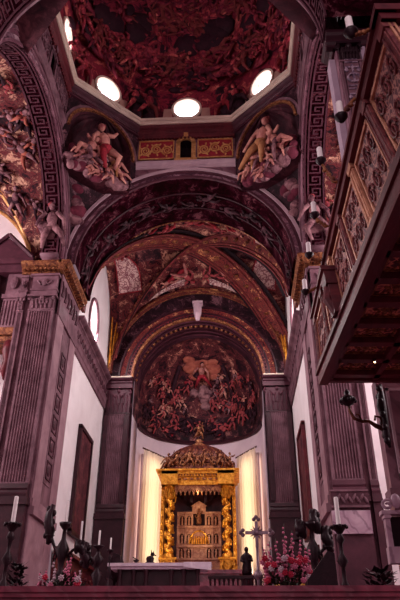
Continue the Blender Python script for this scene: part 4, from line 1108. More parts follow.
# retable inside: three tiers of niches
mb = MB(); mb.box(-1.25, 1.25, 1.2, 1.5, q(4.5), q(7.95)); mb.box(-2.0, 2.0, 1.5, 1.55, q(4.5), q(9.1)); piece('inner_wall', mb, 'wood_dark', B)
R_ = empty('retable', (0, 1.2, 0)); R_.parent = B
mb = MB()
for z in (5.25, 5.95, 7.0, 7.8): mb.box(-1.3, 1.3, -.14, .02, q(z)-.05, q(z)+.06)
for x in (-1.22, -.78, -.4, .4, .78, 1.22):
    mb.box(x-.05, x+.05, -.1, .02, q(4.7), q(7.8))
mb.box(-1.3, 1.3, -.04, .02, q(4.7), q(7.8))
mb.box(-.4, .4, -.1, .02, q(7.8), q(8.2)); mb.prism([(-.48, q(8.2)), (.48, q(8.2)), (0, q(8.5))], lambda p: (p[0], -.12, p[1]), lambda p: (p[0], .02, p[1]))
piece('retable_frame', mb, 'gold_pale', R_)
for z in (5.32, 6.1, 7.12):
    for x in (-1.0, -.59, .59, 1.0):
        mb = MB(); mb.k = 0; poly = [(x-.13, q(z)), (x+.13, q(z))]+[(x+.13*math.cos(PI*j/6), q(z)+.42+.13*math.sin(PI*j/6)) for j in range(7)]
        mb.prism(poly, lambda p: (p[0], -.05, p[1]), lambda p: (p[0], -.02, p[1])); mb.k = 1; mb.lathe([(0, 0), (.07, 0), (.06, .2), (.075, .3), (.04, .38), (.05, .44), (0, .5)], (x, -.09, q(z)), 8)
        mb.k = 1; mb.tube([(p[0], -.06, p[1]) for p in poly[2:]], .025, 5)
        piece('saint_niche', mb, ['void', 'gold_pale'], R_)
mb = MB(); mb.k = 0     # arched central relief on the middle tier
mb.tube([(.55*math.cos(PI*i/20), -.14, q(6.05)+.72*math.sin(PI*i/20)) for i in range(21)], .05, 6)
for i in range(-3, 4): mb.lathe([(0, 0), (.06, 0), (.05, .25), (.06, .3), (.03, .34), (.04, .42), (0, .45)], (i*.13, -.12, q(6.05)), 6)
piece('arched_relief', mb, ['gold'], R_)
mb = MB(); mb.box(-.35, .35, -.06, -.03, q(7.1), q(8.1)); piece('central_recess', mb, 'void', R_)
mb = MB(); mb.lathe([(0, 0), (.14, 0), (.16, .25), (.1, .5), (.13, .62), (.05, .68), (.08, .76), (.07, .85), (0, .9)], (0, -.15, q(7.15)), 10)
mb.tube([(-.1, -.15, q(7.75)), (-.22, -.2, q(7.6)), (-.15, -.28, q(7.5))], .04, 5); mb.tube([(.1, -.15, q(7.75)), (.22, -.2, q(7.9))], .04, 5); piece('central_statuette', mb, 'gold_dark', R_, smooth=True)
# hanging draperies in the dark behind
for sx in (-1, 1):
    mb = MB(); mb.grid(lambda u, v: (sx*(.25+1.1*u), .35+.5*u+.05*math.sin(u*20), q(9.05)-.75*v*(1-.65*u)-.1), 16, 3); piece('canopy_drape', mb, 'dark', B)

# ------------------------------------------------------------------ high altar table in front
t = empty('altar', (-.96, 26.0, 2.3), 0, 'long dark altar table with a thin pale slab and white cloth', 'altar')
mb = MB(); mb.box(-2.03, 2.03, -.1, 1.1, 1.08, 1.2); mb.box(-1.9, 1.9, 0, 1.0, .98, 1.08); piece('table_slab', mb, 'cloth_white', t)
mb = MB(); mb.box(-1.5, 1.5, .25, .9, 0, .98); mb.box(-1.6, 1.6, .15, 1.0, 0, .15); piece('altar_block', mb, 'wood_dark', t)
for x in (-1.55, -1.0, -.5, .5, 1.0, 1.55):
    mb = MB(); mb.lathe([(.1, 0), (.11, .06), (.06, .12), (.09, .4), (.06, .75), (.1, .9), (.1, .98)], (x, .12, 0), 10); piece('leg', mb, 'wood_dark', t, smooth=True)
cl = MB()
cl.slab(lambda u, v, w: (1.0+1.1*u, (-.14+1.28*v), 1.205+.012*w), 6, 2, 1)
cl.slab(lambda u, v, w: (1.0+1.1*u, -.14-.012*w-.01*math.sin(u*12), 1.217-.3*v*(.6+.4*u)), 14, 3, 1)
o = cl.build('altar_cloth', 'cloth_white'); o.location = (-.96, 26.0, 2.3); tag(o, 'white cloth hanging over the right end of the altar table', 'altar cloth')

t = empty('figurine', (-1.36, 26.4, 3.5), 0, 'small dark standing figure ornament on the altar table in front of the bright curtain', 'figurine')
mb = MB(); mb.lathe([(0, 0), (.2, 0), (.22, .06), (.14, .1), (.17, .22), (.12, .3), (0, .34)], (0, 0, 0), 10); piece('body', mb, 'dark', t, smooth=True)
mb = MB(); mb.ell((.09, 0, .38), .09, .07, .08, None, 8, 6); mb.tube([(.05, 0, .42), (.03, 0, .56)], [.03, .01], 5); mb.tube([(.12, 0, .42), (.14, 0, .52)], [.025, .01], 5); mb.tube([(.16, 0, .36), (.24, 0, .33)], [.03, .02], 5); piece('head', mb, 'dark', t, smooth=True)
t = empty('incense_boat', (-1.93, 26.4, 3.5), 0, 'tiny dark vessel near the left end of the altar table', 'vessel')
mb = MB(); mb.lathe([(0, 0), (.1, 0), (.04, .06), (.13, .16), (.1, .18), (0, .14)], (0, 0, 0), 10); mb.tube([(.1, 0, .15), (-.14, 0, .28)], [.03, .015], 5); piece('bowl', mb, 'dark', t, smooth=True)

# dark robed statue to the right of the canopy
t = empty('statue', (2.62, 31.0, 2.3), 0, 'dark robed statue standing on a pedestal before the right curtain', 'statue')
mb = MB(); mb.lathe([(0, 0), (.4, 0), (.4, .15), (.28, .22), (.28, 1.1), (.36, 1.2), (.36, 1.3), (0, 1.3)], (0, 0, 0), 8); piece('pedestal', mb, 'wood_dark', t)
mb = MB(); mb.lathe([(0, 0), (.22, 0), (.24, .2), (.2, .5), (.24, .75), (.22, .9), (.08, 1.02), (.07, 1.06), (0, 1.07)], (0, 0, 1.3), 12, sy=.8)
mb.ell((0, -.02, 2.45), .1, .11, .13, None, 10, 8); mb.tube([(-.2, 0, 2.15), (-.26, -.08, 1.95), (-.1, -.2, 1.9)], [.07, .06, .04], 6); mb.tube([(.2, 0, 2.15), (.25, -.1, 1.95), (.08, -.2, 1.98)], [.07, .06, .04], 6); piece('robed_figure', mb, 'dark', t, smooth=True)

# low dark baluster rail right of the altar
t = empty('altar_balustrade', (1.5, 28.5, 2.3), 0, 'low dark baluster rail between altar and flowers', 'balustrade')
mb = MB(); mb.box(-.6, 1.75, -.1, .1, .9, 1.02); piece('handrail', mb, 'wood_dark', t)
for i in range(12):
    mb = MB(); mb.lathe([(.06, 0), (.05, .1), (.075, .35), (.04, .7), (.06, .9)], (-.5+i*.195, 0, 0), 8); piece('baluster', mb, 'wood_dark', t, smooth=True)
mb = MB(); mb.box(-.6, 1.75, -.12, .12, -.0, .08); piece('plinth', mb, 'wood_dark', t)
# two covered prie-dieu forms by the left end of the altar
t = empty('draped_lectern', (-3.0, 27.7, 2.3), 0, 'dark draped lectern behind the left end of the altar', 'lectern'); t.scale = (.95, .95, 1.12)
mb = MB(); mb.tube([(0, 0, 0), (0, 0, .7)], .07, 8); mb.lathe([(0, 0), (.3, 0), (.3, .06), (.08, .12)], (0, 0, 0), 10); piece('stand', mb, 'dark', t)
mb = MB(); mb.ell((0, 0, 1.2), .38, .28, .42, None, 14, 10); mb.ell((.12, -.05, 1.0), .33, .25, .4, None, 14, 10); mb.prism([(-.4, .75), (.35, .7), (.22, 1.55), (-.1, 1.62)], lambda p: (p[0], -.2, p[1]), lambda p: (p[0], .2, p[1])); piece('drape', mb, 'dark', t, smooth=False)

# ------------------------------------------------------------------ front marble rail
t = empty('communion_rail', (0, 15.1, -.2), 0, 'long red marble balustrade across the bottom of the view', 'balustrade')
mb = MB(); mb.box(-8, 8, -.16, .28, 1.62, 1.74); mb.box(-8, 8, -.1, .22, 1.52, 1.62); piece('top_rail', mb, 'marble_red', t)
mb = MB(); mb.box(-8, 8, -.02, .16, .3, 1.52); 
for i in range(20): mb.box(-7.9+i*.8, -7.25+i*.8, -.06, 0, .5, 1.4)
piece('panelled_front', mb, 'marble_red', t)
mb = MB(); mb.box(-8, 8, -.18, .3, -1.4, .3); piece('plinth', mb, 'marble_red', t)

# ------------------------------------------------------------------ candlesticks, candelabra, flowers, cross
def candle(loc, r, h, label, group=None, flame=False):
    t = empty('candle', loc, 0, label, 'candle', group)
    mb = MB(); mb.lathe([(0, 0), (r, 0), (r*.96, h*.97), (r*.7, h), (0, h)], (0, 0, 0), 12); piece('wax_body', mb, 'wax', t, smooth=False)
    mb = MB(); mb.tube([(0, 0, h), (0, .003, h+.03)], .004, 5); piece('wick', mb, 'dark', t)
    return t
def candlestick(loc, h, label, mat='dark', s=1.0, group=None):
    t = empty('candlestick', loc, 0, label, 'candlestick', group)
    mb = MB(); mb.lathe([(0, 0), (.28*s, 0), (.28*s, .06), (.2*s, .12), (.12*s, .25)], (0, 0, 0), 12)
    for i in range(3):
        a = 2*PI*i/3; mb.ell((.26*s*math.cos(a), .26*s*math.sin(a), .07), .09*s, .09*s, .08, None, 8, 6)
    piece('foot', mb, mat, t, smooth=True)
    mb = MB(); mb.lathe([(.1*s, .2), (.06*s, .3), (.14*s, h*.35), (.06*s, h*.42), (.05*s, h*.55), (.15*s, h*.62), (.05*s, h*.7), (.05*s, h*.8), (.12*s, h*.85), (.05*s, h*.92)], (0, 0, 0), 12); piece('stem', mb, mat, t, smooth=True)
    mb = MB(); mb.lathe([(.04*s, h*.9), (.1*s, h*.93), (.2*s, h-.02), (.22*s, h), (.05*s, h), (0, h)], (0, 0, 0), 12)
    for i in range(8):
        a = 2*PI*i/8; mb.ell((.2*s*math.cos(a), .2*s*math.sin(a), h-.03), .05*s, .05*s, .05, None, 6, 5)
    piece('drip_pan', mb, mat, t, smooth=True)
    return t
candlestick((-3.93, 17.0, .9), 2.4, 'tall dark candlestick at the far left in front of the pier', 'dark', 1.0)
candle((-3.93, 17.0, 3.3), .06, .72, 'thick white candle on the far left candlestick')
candlestick((4.83, 17.0, .9), 2.28, 'tall dark candlestick in front of the white marble slab of the right pier', 'dark', 1.0)
candle((4.83, 17.0, 3.18), .06, .74, 'tall white candle in front of the white marble slab at right')

def candelabrum(loc, h, arms, label, finials):
    t = empty('candelabrum', loc, 0, label, 'candelabrum')
    mb = MB(); mb.lathe([(0, 0), (.3, 0), (.3, .08), (.15, .16)], (0, 0, 0), 12); piece('foot', mb, 'dark', t, smooth=True)
    mb = MB(); mb.lathe([(.12, .1), (.07, .3), (.17, h*.4), (.07, h*.5), (.1, h*.6), (.2, h*.72), (.07, h*.82), (.05, h*.92), (.16, h*.97), (.18, h), (0, h)], (0, 0, 0), 12); piece('stem', mb, 'dark', t, smooth=True)
    for (dx, dz) in arms:
        sg = 1 if dx > 0 else -1
        mb = MB(); mb.tube([(0, 0, h*.74), (dx*.35, 0, h*.66), (dx*.6, 0, h*.72+dz*.3), (dx*.85, 0, h*.76+dz*.8), (dx, 0, h*.74+dz)], [.05, .055, .045, .05, .04], 7)
        mb.tube([(dx*.35, 0, h*.66), (dx*.5, 0, h*.58), (dx*.62, 0, h*.64), (dx*.52, 0, h*.68)], .03, 6)
        mb.lathe([(.03, 0), (.1, .04), (.14, .08), (0, .08)], (dx, 0, h*.74+dz), 10)
        piece('arm', mb, 'dark', t, smooth=True)
    for (dx, z0, z1) in finials:
        mb = MB(); n_ = 9
        mb.tube([(dx+.05*math.sin(i*.8), 0, z0+(z1-z0)*i/n_) for i in range(n_+1)], [.05+.09*math.sin(PI*i/n_)+.02*(i % 2) for i in range(n_+1)], 7)
        for i in range(1, n_): mb.ell((dx+(.09 if i % 2 else -.09), -.02, z0+(z1-z0)*i/n_), .07, .06, .1, None, 6, 5)
        piece('foliate_finial', mb, 'dark', t, smooth=True)
    return t
candelabrum((-2.88, 18.5, 1.0), 2.6, [(-.42, .25), (.5, -.1)], 'dark candelabrum with curling arms and leafy finial behind the left flowers', [(-.46, 2.0, 3.12), (.5, 1.75, 2.1)])
candle((-2.88, 18.5, 3.6), .03, .62, 'thin white candle on the centre of the left candelabrum')
candle((-2.38, 18.5, 2.92), .03, .72, 'thin candle on the right arm of the left candelabrum')
candelabrum((-2.15, 20.0, 1.8), 1.4, [(-.36, .1)], 'small dark bracket candelabrum right of the left flowers', [(-.4, .75, 1.5)])
candle((-2.15, 20.0, 3.2), .03, .45, 'thin candle on the small candelabrum beside the left choir pilaster')
candlestick((-2.55, 24.0, 1.8), 1.9, 'slender dark candlestick below the left apse pilaster', 'dark', .5)
candle((-2.55, 24.0, 3.7), .03, .42, 'short thin candle below the left apse pilaster')
candelabrum((4.25, 18.2, .9), 2.6, [(-.42, .15), (.42, -.05)], 'large dark scrolling candelabrum between the right flowers and the pier', [(-.3, 2.2, 2.65), (.12, 2.3, 2.95), (.42, 1.8, 2.5)])
# covered dark shape below it
t = empty('covered_lectern', (4.2, 16.2, .9), 0, 'black cloth covered lectern with slanted top below the right candelabrum', 'lectern')
mb = MB(); mb.prism([(-.45, 0), (.3, 0), (.28, 1.45), (.12, 1.5), (-.42, .85)], lambda p: (p[0], -.3, p[1]), lambda p: (p[0], .3, p[1])); piece('cover', mb, 'dark', t)
mb = MB(); mb.box(-.5, .35, -.35, .35, -.02, .1); piece('base', mb, 'wood_dark', t)

# processional cross
t = empty('processional_cross', (2.64, 16.4, .9), 0, 'silver processional cross with trefoil ends standing left of the right flowers', 'cross'); t.scale = (.96, .96, .955)
mb = MB(); mb.tube([(0, 0, 0), (0, 0, 1.85)], .035, 8); mb.lathe([(.03, 0), (.09, .05), (.12, .12), (.07, .22), (.03, .26)], (0, 0, .95), 10); piece('staff', mb, 'silver', t, smooth=True)
mb = MB(); mb.lathe([(0, 0), (.28, 0), (.28, .08), (.06, .2)], (0, 0, 0), 12); piece('foot', mb, 'dark', t, smooth=True)
mb = MB(); mb.box(-.3, .3, -.03, .03, 2.07, 2.15); mb.box(-.04, .04, -.03, .03, 1.75, 2.4)
for (x, z) in ((-.36, 2.11), (.36, 2.11), (0, 2.45)):
    for a in range(3):
        an = a*PI/2+(0 if x > 0 else PI if x < 0 else PI/2)-PI/2; mb.ell((x+.06*math.cos(an), 0, z+.06*math.sin(an)), .055, .035, .055, None, 8, 6)
piece('cross_arms', mb, 'silver', t)
mb = MB()
for i in range(12):
    a = 2*PI*i/12; mb.tube([(0, 0, 2.11), (.19*math.cos(a), -.01, 2.11+.19*math.sin(a))], [.04, .008], 5)
mb.ell((0, -.03, 2.11), .08, .05, .08, None, 10, 8); piece('sunburst', mb, 'silver', t)

def flowers(loc, w, h, seed, label, spikes, blooms, seedcols):
    t = empty('flower_arrangement', loc, 0, label, 'flowers'); rng = random.Random(seed)
    mb = MB(); mb.lathe([(0, 0), (.2, 0), (.28, .12), (.3, .3), (.24, .38), (0, .36)], (0, 0, 0), 14); piece('vase', mb, 'dark', t, smooth=True)
    mb = MB()
    for i in range(650):
        a = rng.uniform(0, 2*PI); rr = w*.5*math.sqrt(rng.random()); z = .25+rng.random()*h*.6*(1-.5*rr/(w*.5))
        p = Vector((rr*math.cos(a), .5*rr*math.sin(a), z)); d = Vector((math.cos(a)*.5, math.sin(a)*.4-.1, rng.uniform(-.2, .9))).normalized(); s_ = rng.uniform(.1, .2)
        sd = d.cross(Vector((0, 0, 1))).normalized()*s_*.3
        mb.add([p, p+d*s_*.5+sd, p+d*s_, p+d*s_*.5-sd], [(0, 1, 2, 3)])
    f = piece('foliage', mb, 'leaf', t); f['kind'] = 'stuff'
    for i in range(spikes):
        x = rng.uniform(-.42, .42)*w; y = rng.uniform(-.15, .15); zt = h*rng.uniform(.7, 1.0)*(1-.3*abs(x)/(w*.5)); lean = x*.35
        mb = MB(); mb.k = 1; mb.tube([(x*.4, y, .3), (x, y, zt*.6), (x+lean*.3, y, zt)], .012, 5); mb.k = 0
        for j in range(9):
            v = j/9; c = Vector((x, y, zt*.55)).lerp(Vector((x+lean*.35, y, zt)), v)
            mb.ell(c+Vector((rng.uniform(-.04, .04), rng.uniform(-.05, 0), 0)), .065*(1-.6*v), .055*(1-.6*v), .05*(1-.4*v), None, 7, 5)
        piece('flower_spike', mb, [rng.choice(seedcols), 'leaf'], t, smooth=True)
    for i in range(blooms):
        x = rng.uniform(-.46, .46)*w; z = rng.uniform(.35, h*.6); c = 'pet_yellow' if z < h*.36 else rng.choice(('pet_red', 'pet_pink', 'pet_white', 'pet_red'))
        if seedcols[0] == 'pet_pink' and len(seedcols) > 2: c = rng.choice(('pet_pink', 'pet_red', 'pet_white'))
        mb = MB(); y = -.28*w*math.sqrt(max(0, .25-(x/w)**2))*2-rng.uniform(0, .06)
        for j in range(7):
            a = 2*PI*j/7; mb.ell((x+.05*math.cos(a), y, z+.05*math.sin(a)), .04, .025, .028, Matrix.Rotation(-a, 3, 'Y'), 6, 4)
        mb.ell((x, y-.02, z), .028, .02, .028, None, 6, 4); piece('blossom', mb, c, t, smooth=True)
    return t
flowers((-2.65, 17.9, .95), 1.35, 1.85, 4, 'dark flower arrangement with sparse pink stems at lower left', 9, 22, ('pet_pink', 'pet_pink', 'pet_white'))
flowers((3.42, 17.5, .95), 1.35, 2.5, 8, 'full flower arrangement of pink spikes over red and yellow blooms at lower right', 22, 40, ('pet_pink', 'pet_pink'))
# dark shrubby pots at the far right and left
for (x, y, w_, h_, lab, sd_) in ((5.45, 15.75, 1.0, .85, 'low dark leafy plant at the bottom right corner', 3), (-4.0, 18.2, .8, 1.3, 'dark foliage between the far left candlestick and the left flowers', 6)):
    t = empty('potted_plant', (x, y, .9), 0, lab, 'plant'); rng = random.Random(sd_)
    mb = MB(); mb.lathe([(0, 0), (.14, 0), (.2, .25), (.22, .28), (0, .26)], (0, 0, 0), 12); piece('pot', mb, 'dark', t, smooth=True)
    mb = MB()
    for i in range(260):
        a = rng.uniform(0, 2*PI); v = rng.random(); rr = w_*.5*math.sqrt(rng.random())*(1-.6*v); p = Vector((rr*math.cos(a), rr*.5*math.sin(a), .2+v*h_))
        d = Vector((math.cos(a), math.sin(a), rng.uniform(-.2, 1))).normalized(); s_ = rng.uniform(.12, .24); q_ = d.cross(Vector((0, 0, 1))).normalized()*s_*.3
        mb.add([p, p+d*s_*.5+q_, p+d*s_, p+d*s_*.5-q_], [(0, 1, 2, 3)])
    f = piece('foliage', mb, 'dark', t); f['kind'] = 'stuff'

# support pier under the far end of the gallery
t = empty('support_pier', (7.42, 16.75, .9), 0, 'pink grey marble pier under the far end of the gallery at the right edge', 'pier')
mb = MB(); mb.box(-1.2, 1.2, -.3, .2, 0, 6.2); piece('shaft', mb, 'marble_wall', t)
mb = MB(); mb.box(-1.27, 1.27, -.37, .27, 0, .5); piece('base', mb, 'stone', t)
mb = MB(); mb.box(-1.26, 1.26, -.36, .26, 2.9, 3.1); piece('string_moulding', mb, 'stone', t)
mb = MB()
for z0, z1 in ((3.4, 5.9), (.8, 2.6)):
    for bx in ((-.95, .95, z0, z0+.08), (-.95, .95, z1-.08, z1), (-.95, -.87, z0, z1), (.87, .95, z0, z1)): mb.box(bx[0], bx[1], -.36, -.3, bx[2], bx[3])
mb.tube([(-.7+1.4*i/16, -.33, 3.6+1.5*math.sin(PI*i/16)) for i in range(17)], .04, 6)
piece('panel_moulding', mb, 'stone_light', t)
# small monument on the near right pier
t = empty('wall_monument', (6.6, 16.1, 2.35), 0, 'small pale marble monument with dark recess and scroll top against the support pier', 'monument')
def add_m():
    mb = MB(); mb.box(-.62, 0, -.2, .1, -.2, .12); piece('shelf', mb, 'marble_panel', t)
    for x in (-.6, -.1):
        mb = MB(); mb.box(x, x+.09, -.15, .08, .12, .75); mb.box(x-.02, x+.11, -.18, .1, .7, .78); piece('colonnette', mb, 'marble_panel', t)
    mb = MB(); mb.box(-.52, -.08, -.02, .08, .12, .75); piece('dark_recess', mb, 'void', t)
    mb = MB(); mb.box(-.66, 0, -.2, .1, .78, .86); piece('lintel', mb, 'marble_panel', t)
    mb = MB(); 
    for s1, cx in ((-1, -.5), (1, -.16)):
        mb.tube([(cx+.13*(1-i/18)*math.cos(s1*i*.6), -.05, 1.0+.13*(1-i/18)*math.sin(i*.6)) for i in range(16)], .035, 6)
    mb.ell((-.33, -.05, 1.08), .1, .07, .16, None, 8, 6); piece('scroll_top', mb, 'marble_panel', t, smooth=True)
add_m(); t.scale = (1.3, 1.0, 1.15)

# bracket lamp on the near right pier
t = empty('wall_sconce', (6.32, 16.2, 5.62), 0, 'dark bronze scrolling arm with urn lamp on the support pier under the gallery', 'sconce'); t.scale = (1.1, 1.1, 1.1)
mb = MB(); mb.tube([(-.03, 0, -.55), (-.08, 0, -.25), (-.05, 0, .1), (-.08, 0, .5), (-.05, 0, .85), (-.03, 0, 1.1)], [.04, .1, .08, .13, .08, .04], 8)
for i in range(9): mb.ell((-.1, (.07 if i % 2 else -.07), -.4+i*.17), .08, .07, .09, None, 7, 5)
piece('back_plate', mb, 'dark', t, smooth=True)
mb = MB(); mb.tube([(-.08, 0, -.1), (-.3, 0, .0), (-.45, 0, .12), (-.62, 0, .12), (-.8, 0, .2), (-.88, 0, .38), (-.9, 0, .55)], [.07, .06, .04, .045, .05, .04, .03], 7)
mb.tube([(-.1, 0, .0), (-.16, 0, .22), (-.28, 0, .25), (-.3, 0, .14)], .03, 6); mb.tube([(-.62, 0, .12), (-.68, 0, .3), (-.76, 0, .3)], .025, 6); piece('arm', mb, 'bronze', t, smooth=True)
mb = MB(); mb.lathe([(.03, 0), (.1, .04), (.19, .12), (.2, .2), (.12, .26), (.06, .3), (.09, .36), (.03, .44), (0, .5)], (-.9, 0, .52), 12)
for i in range(8): mb.ell((-.9+.18*math.cos(i*PI/4), .18*math.sin(i*PI/4), .66), .05, .05, .06, None, 6, 5)
piece('urn', mb, 'dark', t, smooth=True)

# ------------------------------------------------------------------ organ gallery on the right
GZ0, GZ1 = 0, 2.02
ga = math.atan(.0515)
G_ = empty('organ_gallery', (4.6, 15.7, 6.83), ga, 'projecting dark wooden gallery with gilded parapet and coffered underside at upper right', 'gallery')
LEN = 9.6; WID = 4.2     # local: x to the right (into the wall), y negative towards the camera
def gb(mb, x0, x1, s0, s1, z0, z1): mb.box(x0, x1, -s1, -s0, z0, z1)
# near/far pier sits between x > 0.95; keep the platform clear of it by notching
mb = MB(); gb(mb, .1, WID, .05, LEN, .1, .3)
piece('platform', mb, 'wood_dark', G_)
# underside frame beams and coffers
mb = MB()
s_pts = [0.0, .95, 1.9, 2.85]
for s_ in [.25+.95*j for j in range(10)]: gb(mb, .1, WID, s_, s_+.22, -.1, .12)
for x in (.1, 1.35, 2.6, 3.85): gb(mb, x, x+.16, .1, LEN, -.1, .12)
piece('soffit_beam', mb, 'wood_red', G_)
def coffer(x0, x1, s0, s1):
    mb = MB(); mb.k = 0; gb(mb, x0, x1, s0, s1, .06, .11); mb.k = 1
    for a, b, c, d in ((x0+.06, x1-.06, s0+.06, s0+.1), (x0+.06, x1-.06, s1-.1, s1-.06), (x0+.06, x0+.1, s0+.06, s1-.06), (x1-.1, x1-.06, s0+.06, s1-.06)): gb(mb, a, b, c, d, .02, .08)
    cx, cs = (x0+x1)/2, (s0+s1)/2
    mb.k = 2; mb.lathe([(0, -.06), (.05, -.05), (.09, 0), (.12, .02)], (cx, -cs, .05), 10)
    for i in range(8):
        a = 2*PI*i/8; mb.ell((cx+.2*math.cos(a), -cs+.15*math.sin(a), .05), .08, .035, .03, Matrix.Rotation(a, 3, 'Z'), 6, 4)
    for i in range(int((x1-x0-.3)/.12)): mb.ell((x0+.18+i*.12, -s0-.15, .05), .035, .03, .03, None, 5, 4)
    piece('coffer', mb, ['orn_coffer', 'gold_dark', 'gold_dark'], G_)
for s_ in [.47+.95*j for j in range(9)]:
    for x in (.26, 1.51, 2.76): coffer(x, x+1.09, s_, s_+.73)
class GB(MB):
    """gallery parapet: bottom line splays outwards, top line runs parallel to the nave"""
    def __init__(q_):
        super().__init__(); q_.tf = lambda p: Vector((p.x+.0515*min(0, p.y)*min(1.0, max(0, p.z/1.9)), p.y, p.z))
# bottom and top rails of the parapet
mb = GB(); gb(mb, -.1, .14, -.02, LEN+.06, -.2, .16); gb(mb, -.16, .14, -.06, LEN+.1, .1, .24); gb(mb, -.04, .14, 0, LEN, .24, .34)
gb(mb, -.06, 2.5, LEN-.08, LEN+.1, -.12, .3); gb(mb, 0, WID, -.04, .12, -.12, .3)
piece('bottom_rail', mb, 'wood_red', G_)
mb = GB(); gb(mb, -.08, .16, -.06, LEN+.1, 1.78, 1.92); gb(mb, -.14, .2, -.1, LEN+.16, 1.92, GZ1)
gb(mb, -.08, 2.5, LEN-.14, LEN+.12, 1.78, 1.92); gb(mb, -.14, 2.5, LEN-.18, LEN+.18, 1.92, GZ1+.04); gb(mb, 0, WID, -.06, .14, 1.78, GZ1)
piece('top_rail', mb, 'wood_red', G_)
# parapet panels with gilded scrollwork, framed and divided by little pilasters
edges = [0.0, 1.6, 3.2, 4.8, 6.4, 8.0, LEN]
for i, (a, b) in enumerate(zip(edges[:-1], edges[1:])):
    mb = GB(); mb.k = 0; gb(mb, .02, .1, a+.14, b-.14, .34, 1.78); mb.k = 1
    for (p, q2, z0, z1) in ((a+.2, b-.2, .42, .47), (a+.2, b-.2, 1.63, 1.68), (a+.2, a+.25, .42, 1.68), (b-.25, b-.2, .42, 1.68)): gb(mb, -.02, .04, p, q2, z0, z1)
    mb.k = 2
    for j in range(3):
        cs = a+.4+j*(b-a-.8)/2
        for zz in (.75, 1.3):
            mb.tube([(-.0, -(cs+.17*(1-q3/16)*math.cos(q3*.75*(1 if j % 2 else -1))), zz+.22*(1-q3/16)*math.sin(q3*.75)) for q3 in range(15)], .022, 5)
    piece('parapet_panel', mb, ['orn_red2', 'gold_pink', 'carved'], G_)
for i, s_ in enumerate(edges):
    mb = GB(); s_ = min(max(s_, .1), LEN-.1)
    gb(mb, -.05, .12, s_-.12, s_+.12, .3, 1.8)
    gb(mb, -.08, .1, s_-.15, s_+.15, .3, .42); gb(mb, -.08, .1, s_-.15, s_+.15, 1.68, 1.8)
    gb(mb, -.07, -.05, s_-.08, s_-.05, .45, 1.65); gb(mb, -.07, -.05, s_+.05, s_+.08, .45, 1.65)
    piece('parapet_pilaster', mb, 'gold_pink' if i in (2, 4) else 'carved', G_)
mb = GB()   # projecting console
s_ = 3.2
gb(mb, -.3, 0, s_-.22, s_+.22, .95, 1.3); gb(mb, -.36, 0, s_-.26, s_+.26, 1.3, 1.42); gb(mb, -.24, 0, s_-.18, s_+.18, .2, .95)
mb.tube([(-.2, -s_, .95), (-.28, -s_, .6), (-.16, -s_, .2)], [.12, .14, .08], 8)
piece('console', mb, 'wood_red', G_)
mb = GB()   # west end face of the gallery
mb.k = 0; mb.box(.1, 2.4, -LEN, -LEN+.1, .3, 1.8); mb.k = 1
for (x0, x1, z0, z1) in ((.2, 2.3, .42, .47), (.2, 2.3, 1.63, 1.68), (.2, .25, .42, 1.68), (2.2, 2.25, .42, 1.68)): mb.box(x0, x1, -LEN-.04, -LEN, z0, z1)
for x in (.04, .12): mb.box(x-.02, x+.02, -LEN-.05, -LEN, .3, 1.8)
piece('end_panel', mb, ['orn_red2', 'gold_pink'], G_)
# row of bracket candles standing off the gallery rail
cands = [(305, 287, 14.1, 8.83), (309, 249, 12.8, 9.12), (314, 211, 11.4, 9.28), (320, 157, 9.9, 9.57), (340, 112, 7.7, 8.5), (350, 28, 6.3, 8.9)]
words = ['lowest and farthest', 'second from the lowest', 'third from the lowest', 'third from the top', 'second from the top', 'topmost and nearest']
for i, (_, _, y, z) in enumerate(cands):
    x = 4.15; railx = 4.6
    t = empty('candle_bracket', (railx-.16, y, 6.83+1.97), 0, 'gilded bracket with dark cup on the gallery rail, %s of the six' % words[i], 'bracket', 'candle brackets along the gallery rail')
    lx = x-(railx-.16); lz = z-.22-(6.83+1.97)
    mb = MB(); mb.tube([(0, 0, 0), (lx*.3, 0, -.06+lz*.1), (lx*.65, 0, .02+lz*.5), (lx, 0, lz)], [.035, .03, .03, .03], 7)
    for k_ in (.3, .55, .8): mb.ell((lx*k_, 0, -.03+lz*k_*.8), .06, .045, .05, None, 7, 5)
    piece('arm', mb, 'gold_dark', t, smooth=True)
    mb = MB(); mb.lathe([(0, -.06), (.04, -.05), (.07, 0), (.11, .05), (.12, .09), (.06, .1), (0, .1)], (lx, 0, lz), 12); piece('cup', mb, 'dark', t, smooth=True)
    c = empty('candle', (x, y, z-.12), 0, 'short thick white candle in the %s gallery bracket' % words[i], 'candle', 'candles on the gallery brackets')
    mb = MB(); mb.lathe([(0, 0), (.06, 0), (.06, .33), (.05, .345), (0, .35)], (0, 0, 0), 12); piece('wax_body', mb, 'wax', c)
    mb = MB(); mb.tube([(0, 0, .34), (0, 0, .37)], .006, 5); piece('wick', mb, 'dark', c)
# two little spots glinting below the gallery
for (x, y) in ((5.75, 14.3),):
    t = empty('spotlight', (x, y, 6.72), 0, 'tiny lit spotlight under the dark gallery', 'spotlight')
    mb = MB(); mb.lathe([(0, 0), (.05, 0), (.05, -.08), (.04, -.08)], (0, 0, 0), 10); piece('housing', mb, 'dark', t)
    mb = MB(); mb.ell((0, 0, -.08), .025, .025, .02, None, 8, 5); piece('bulb', mb, 'bulb', t)

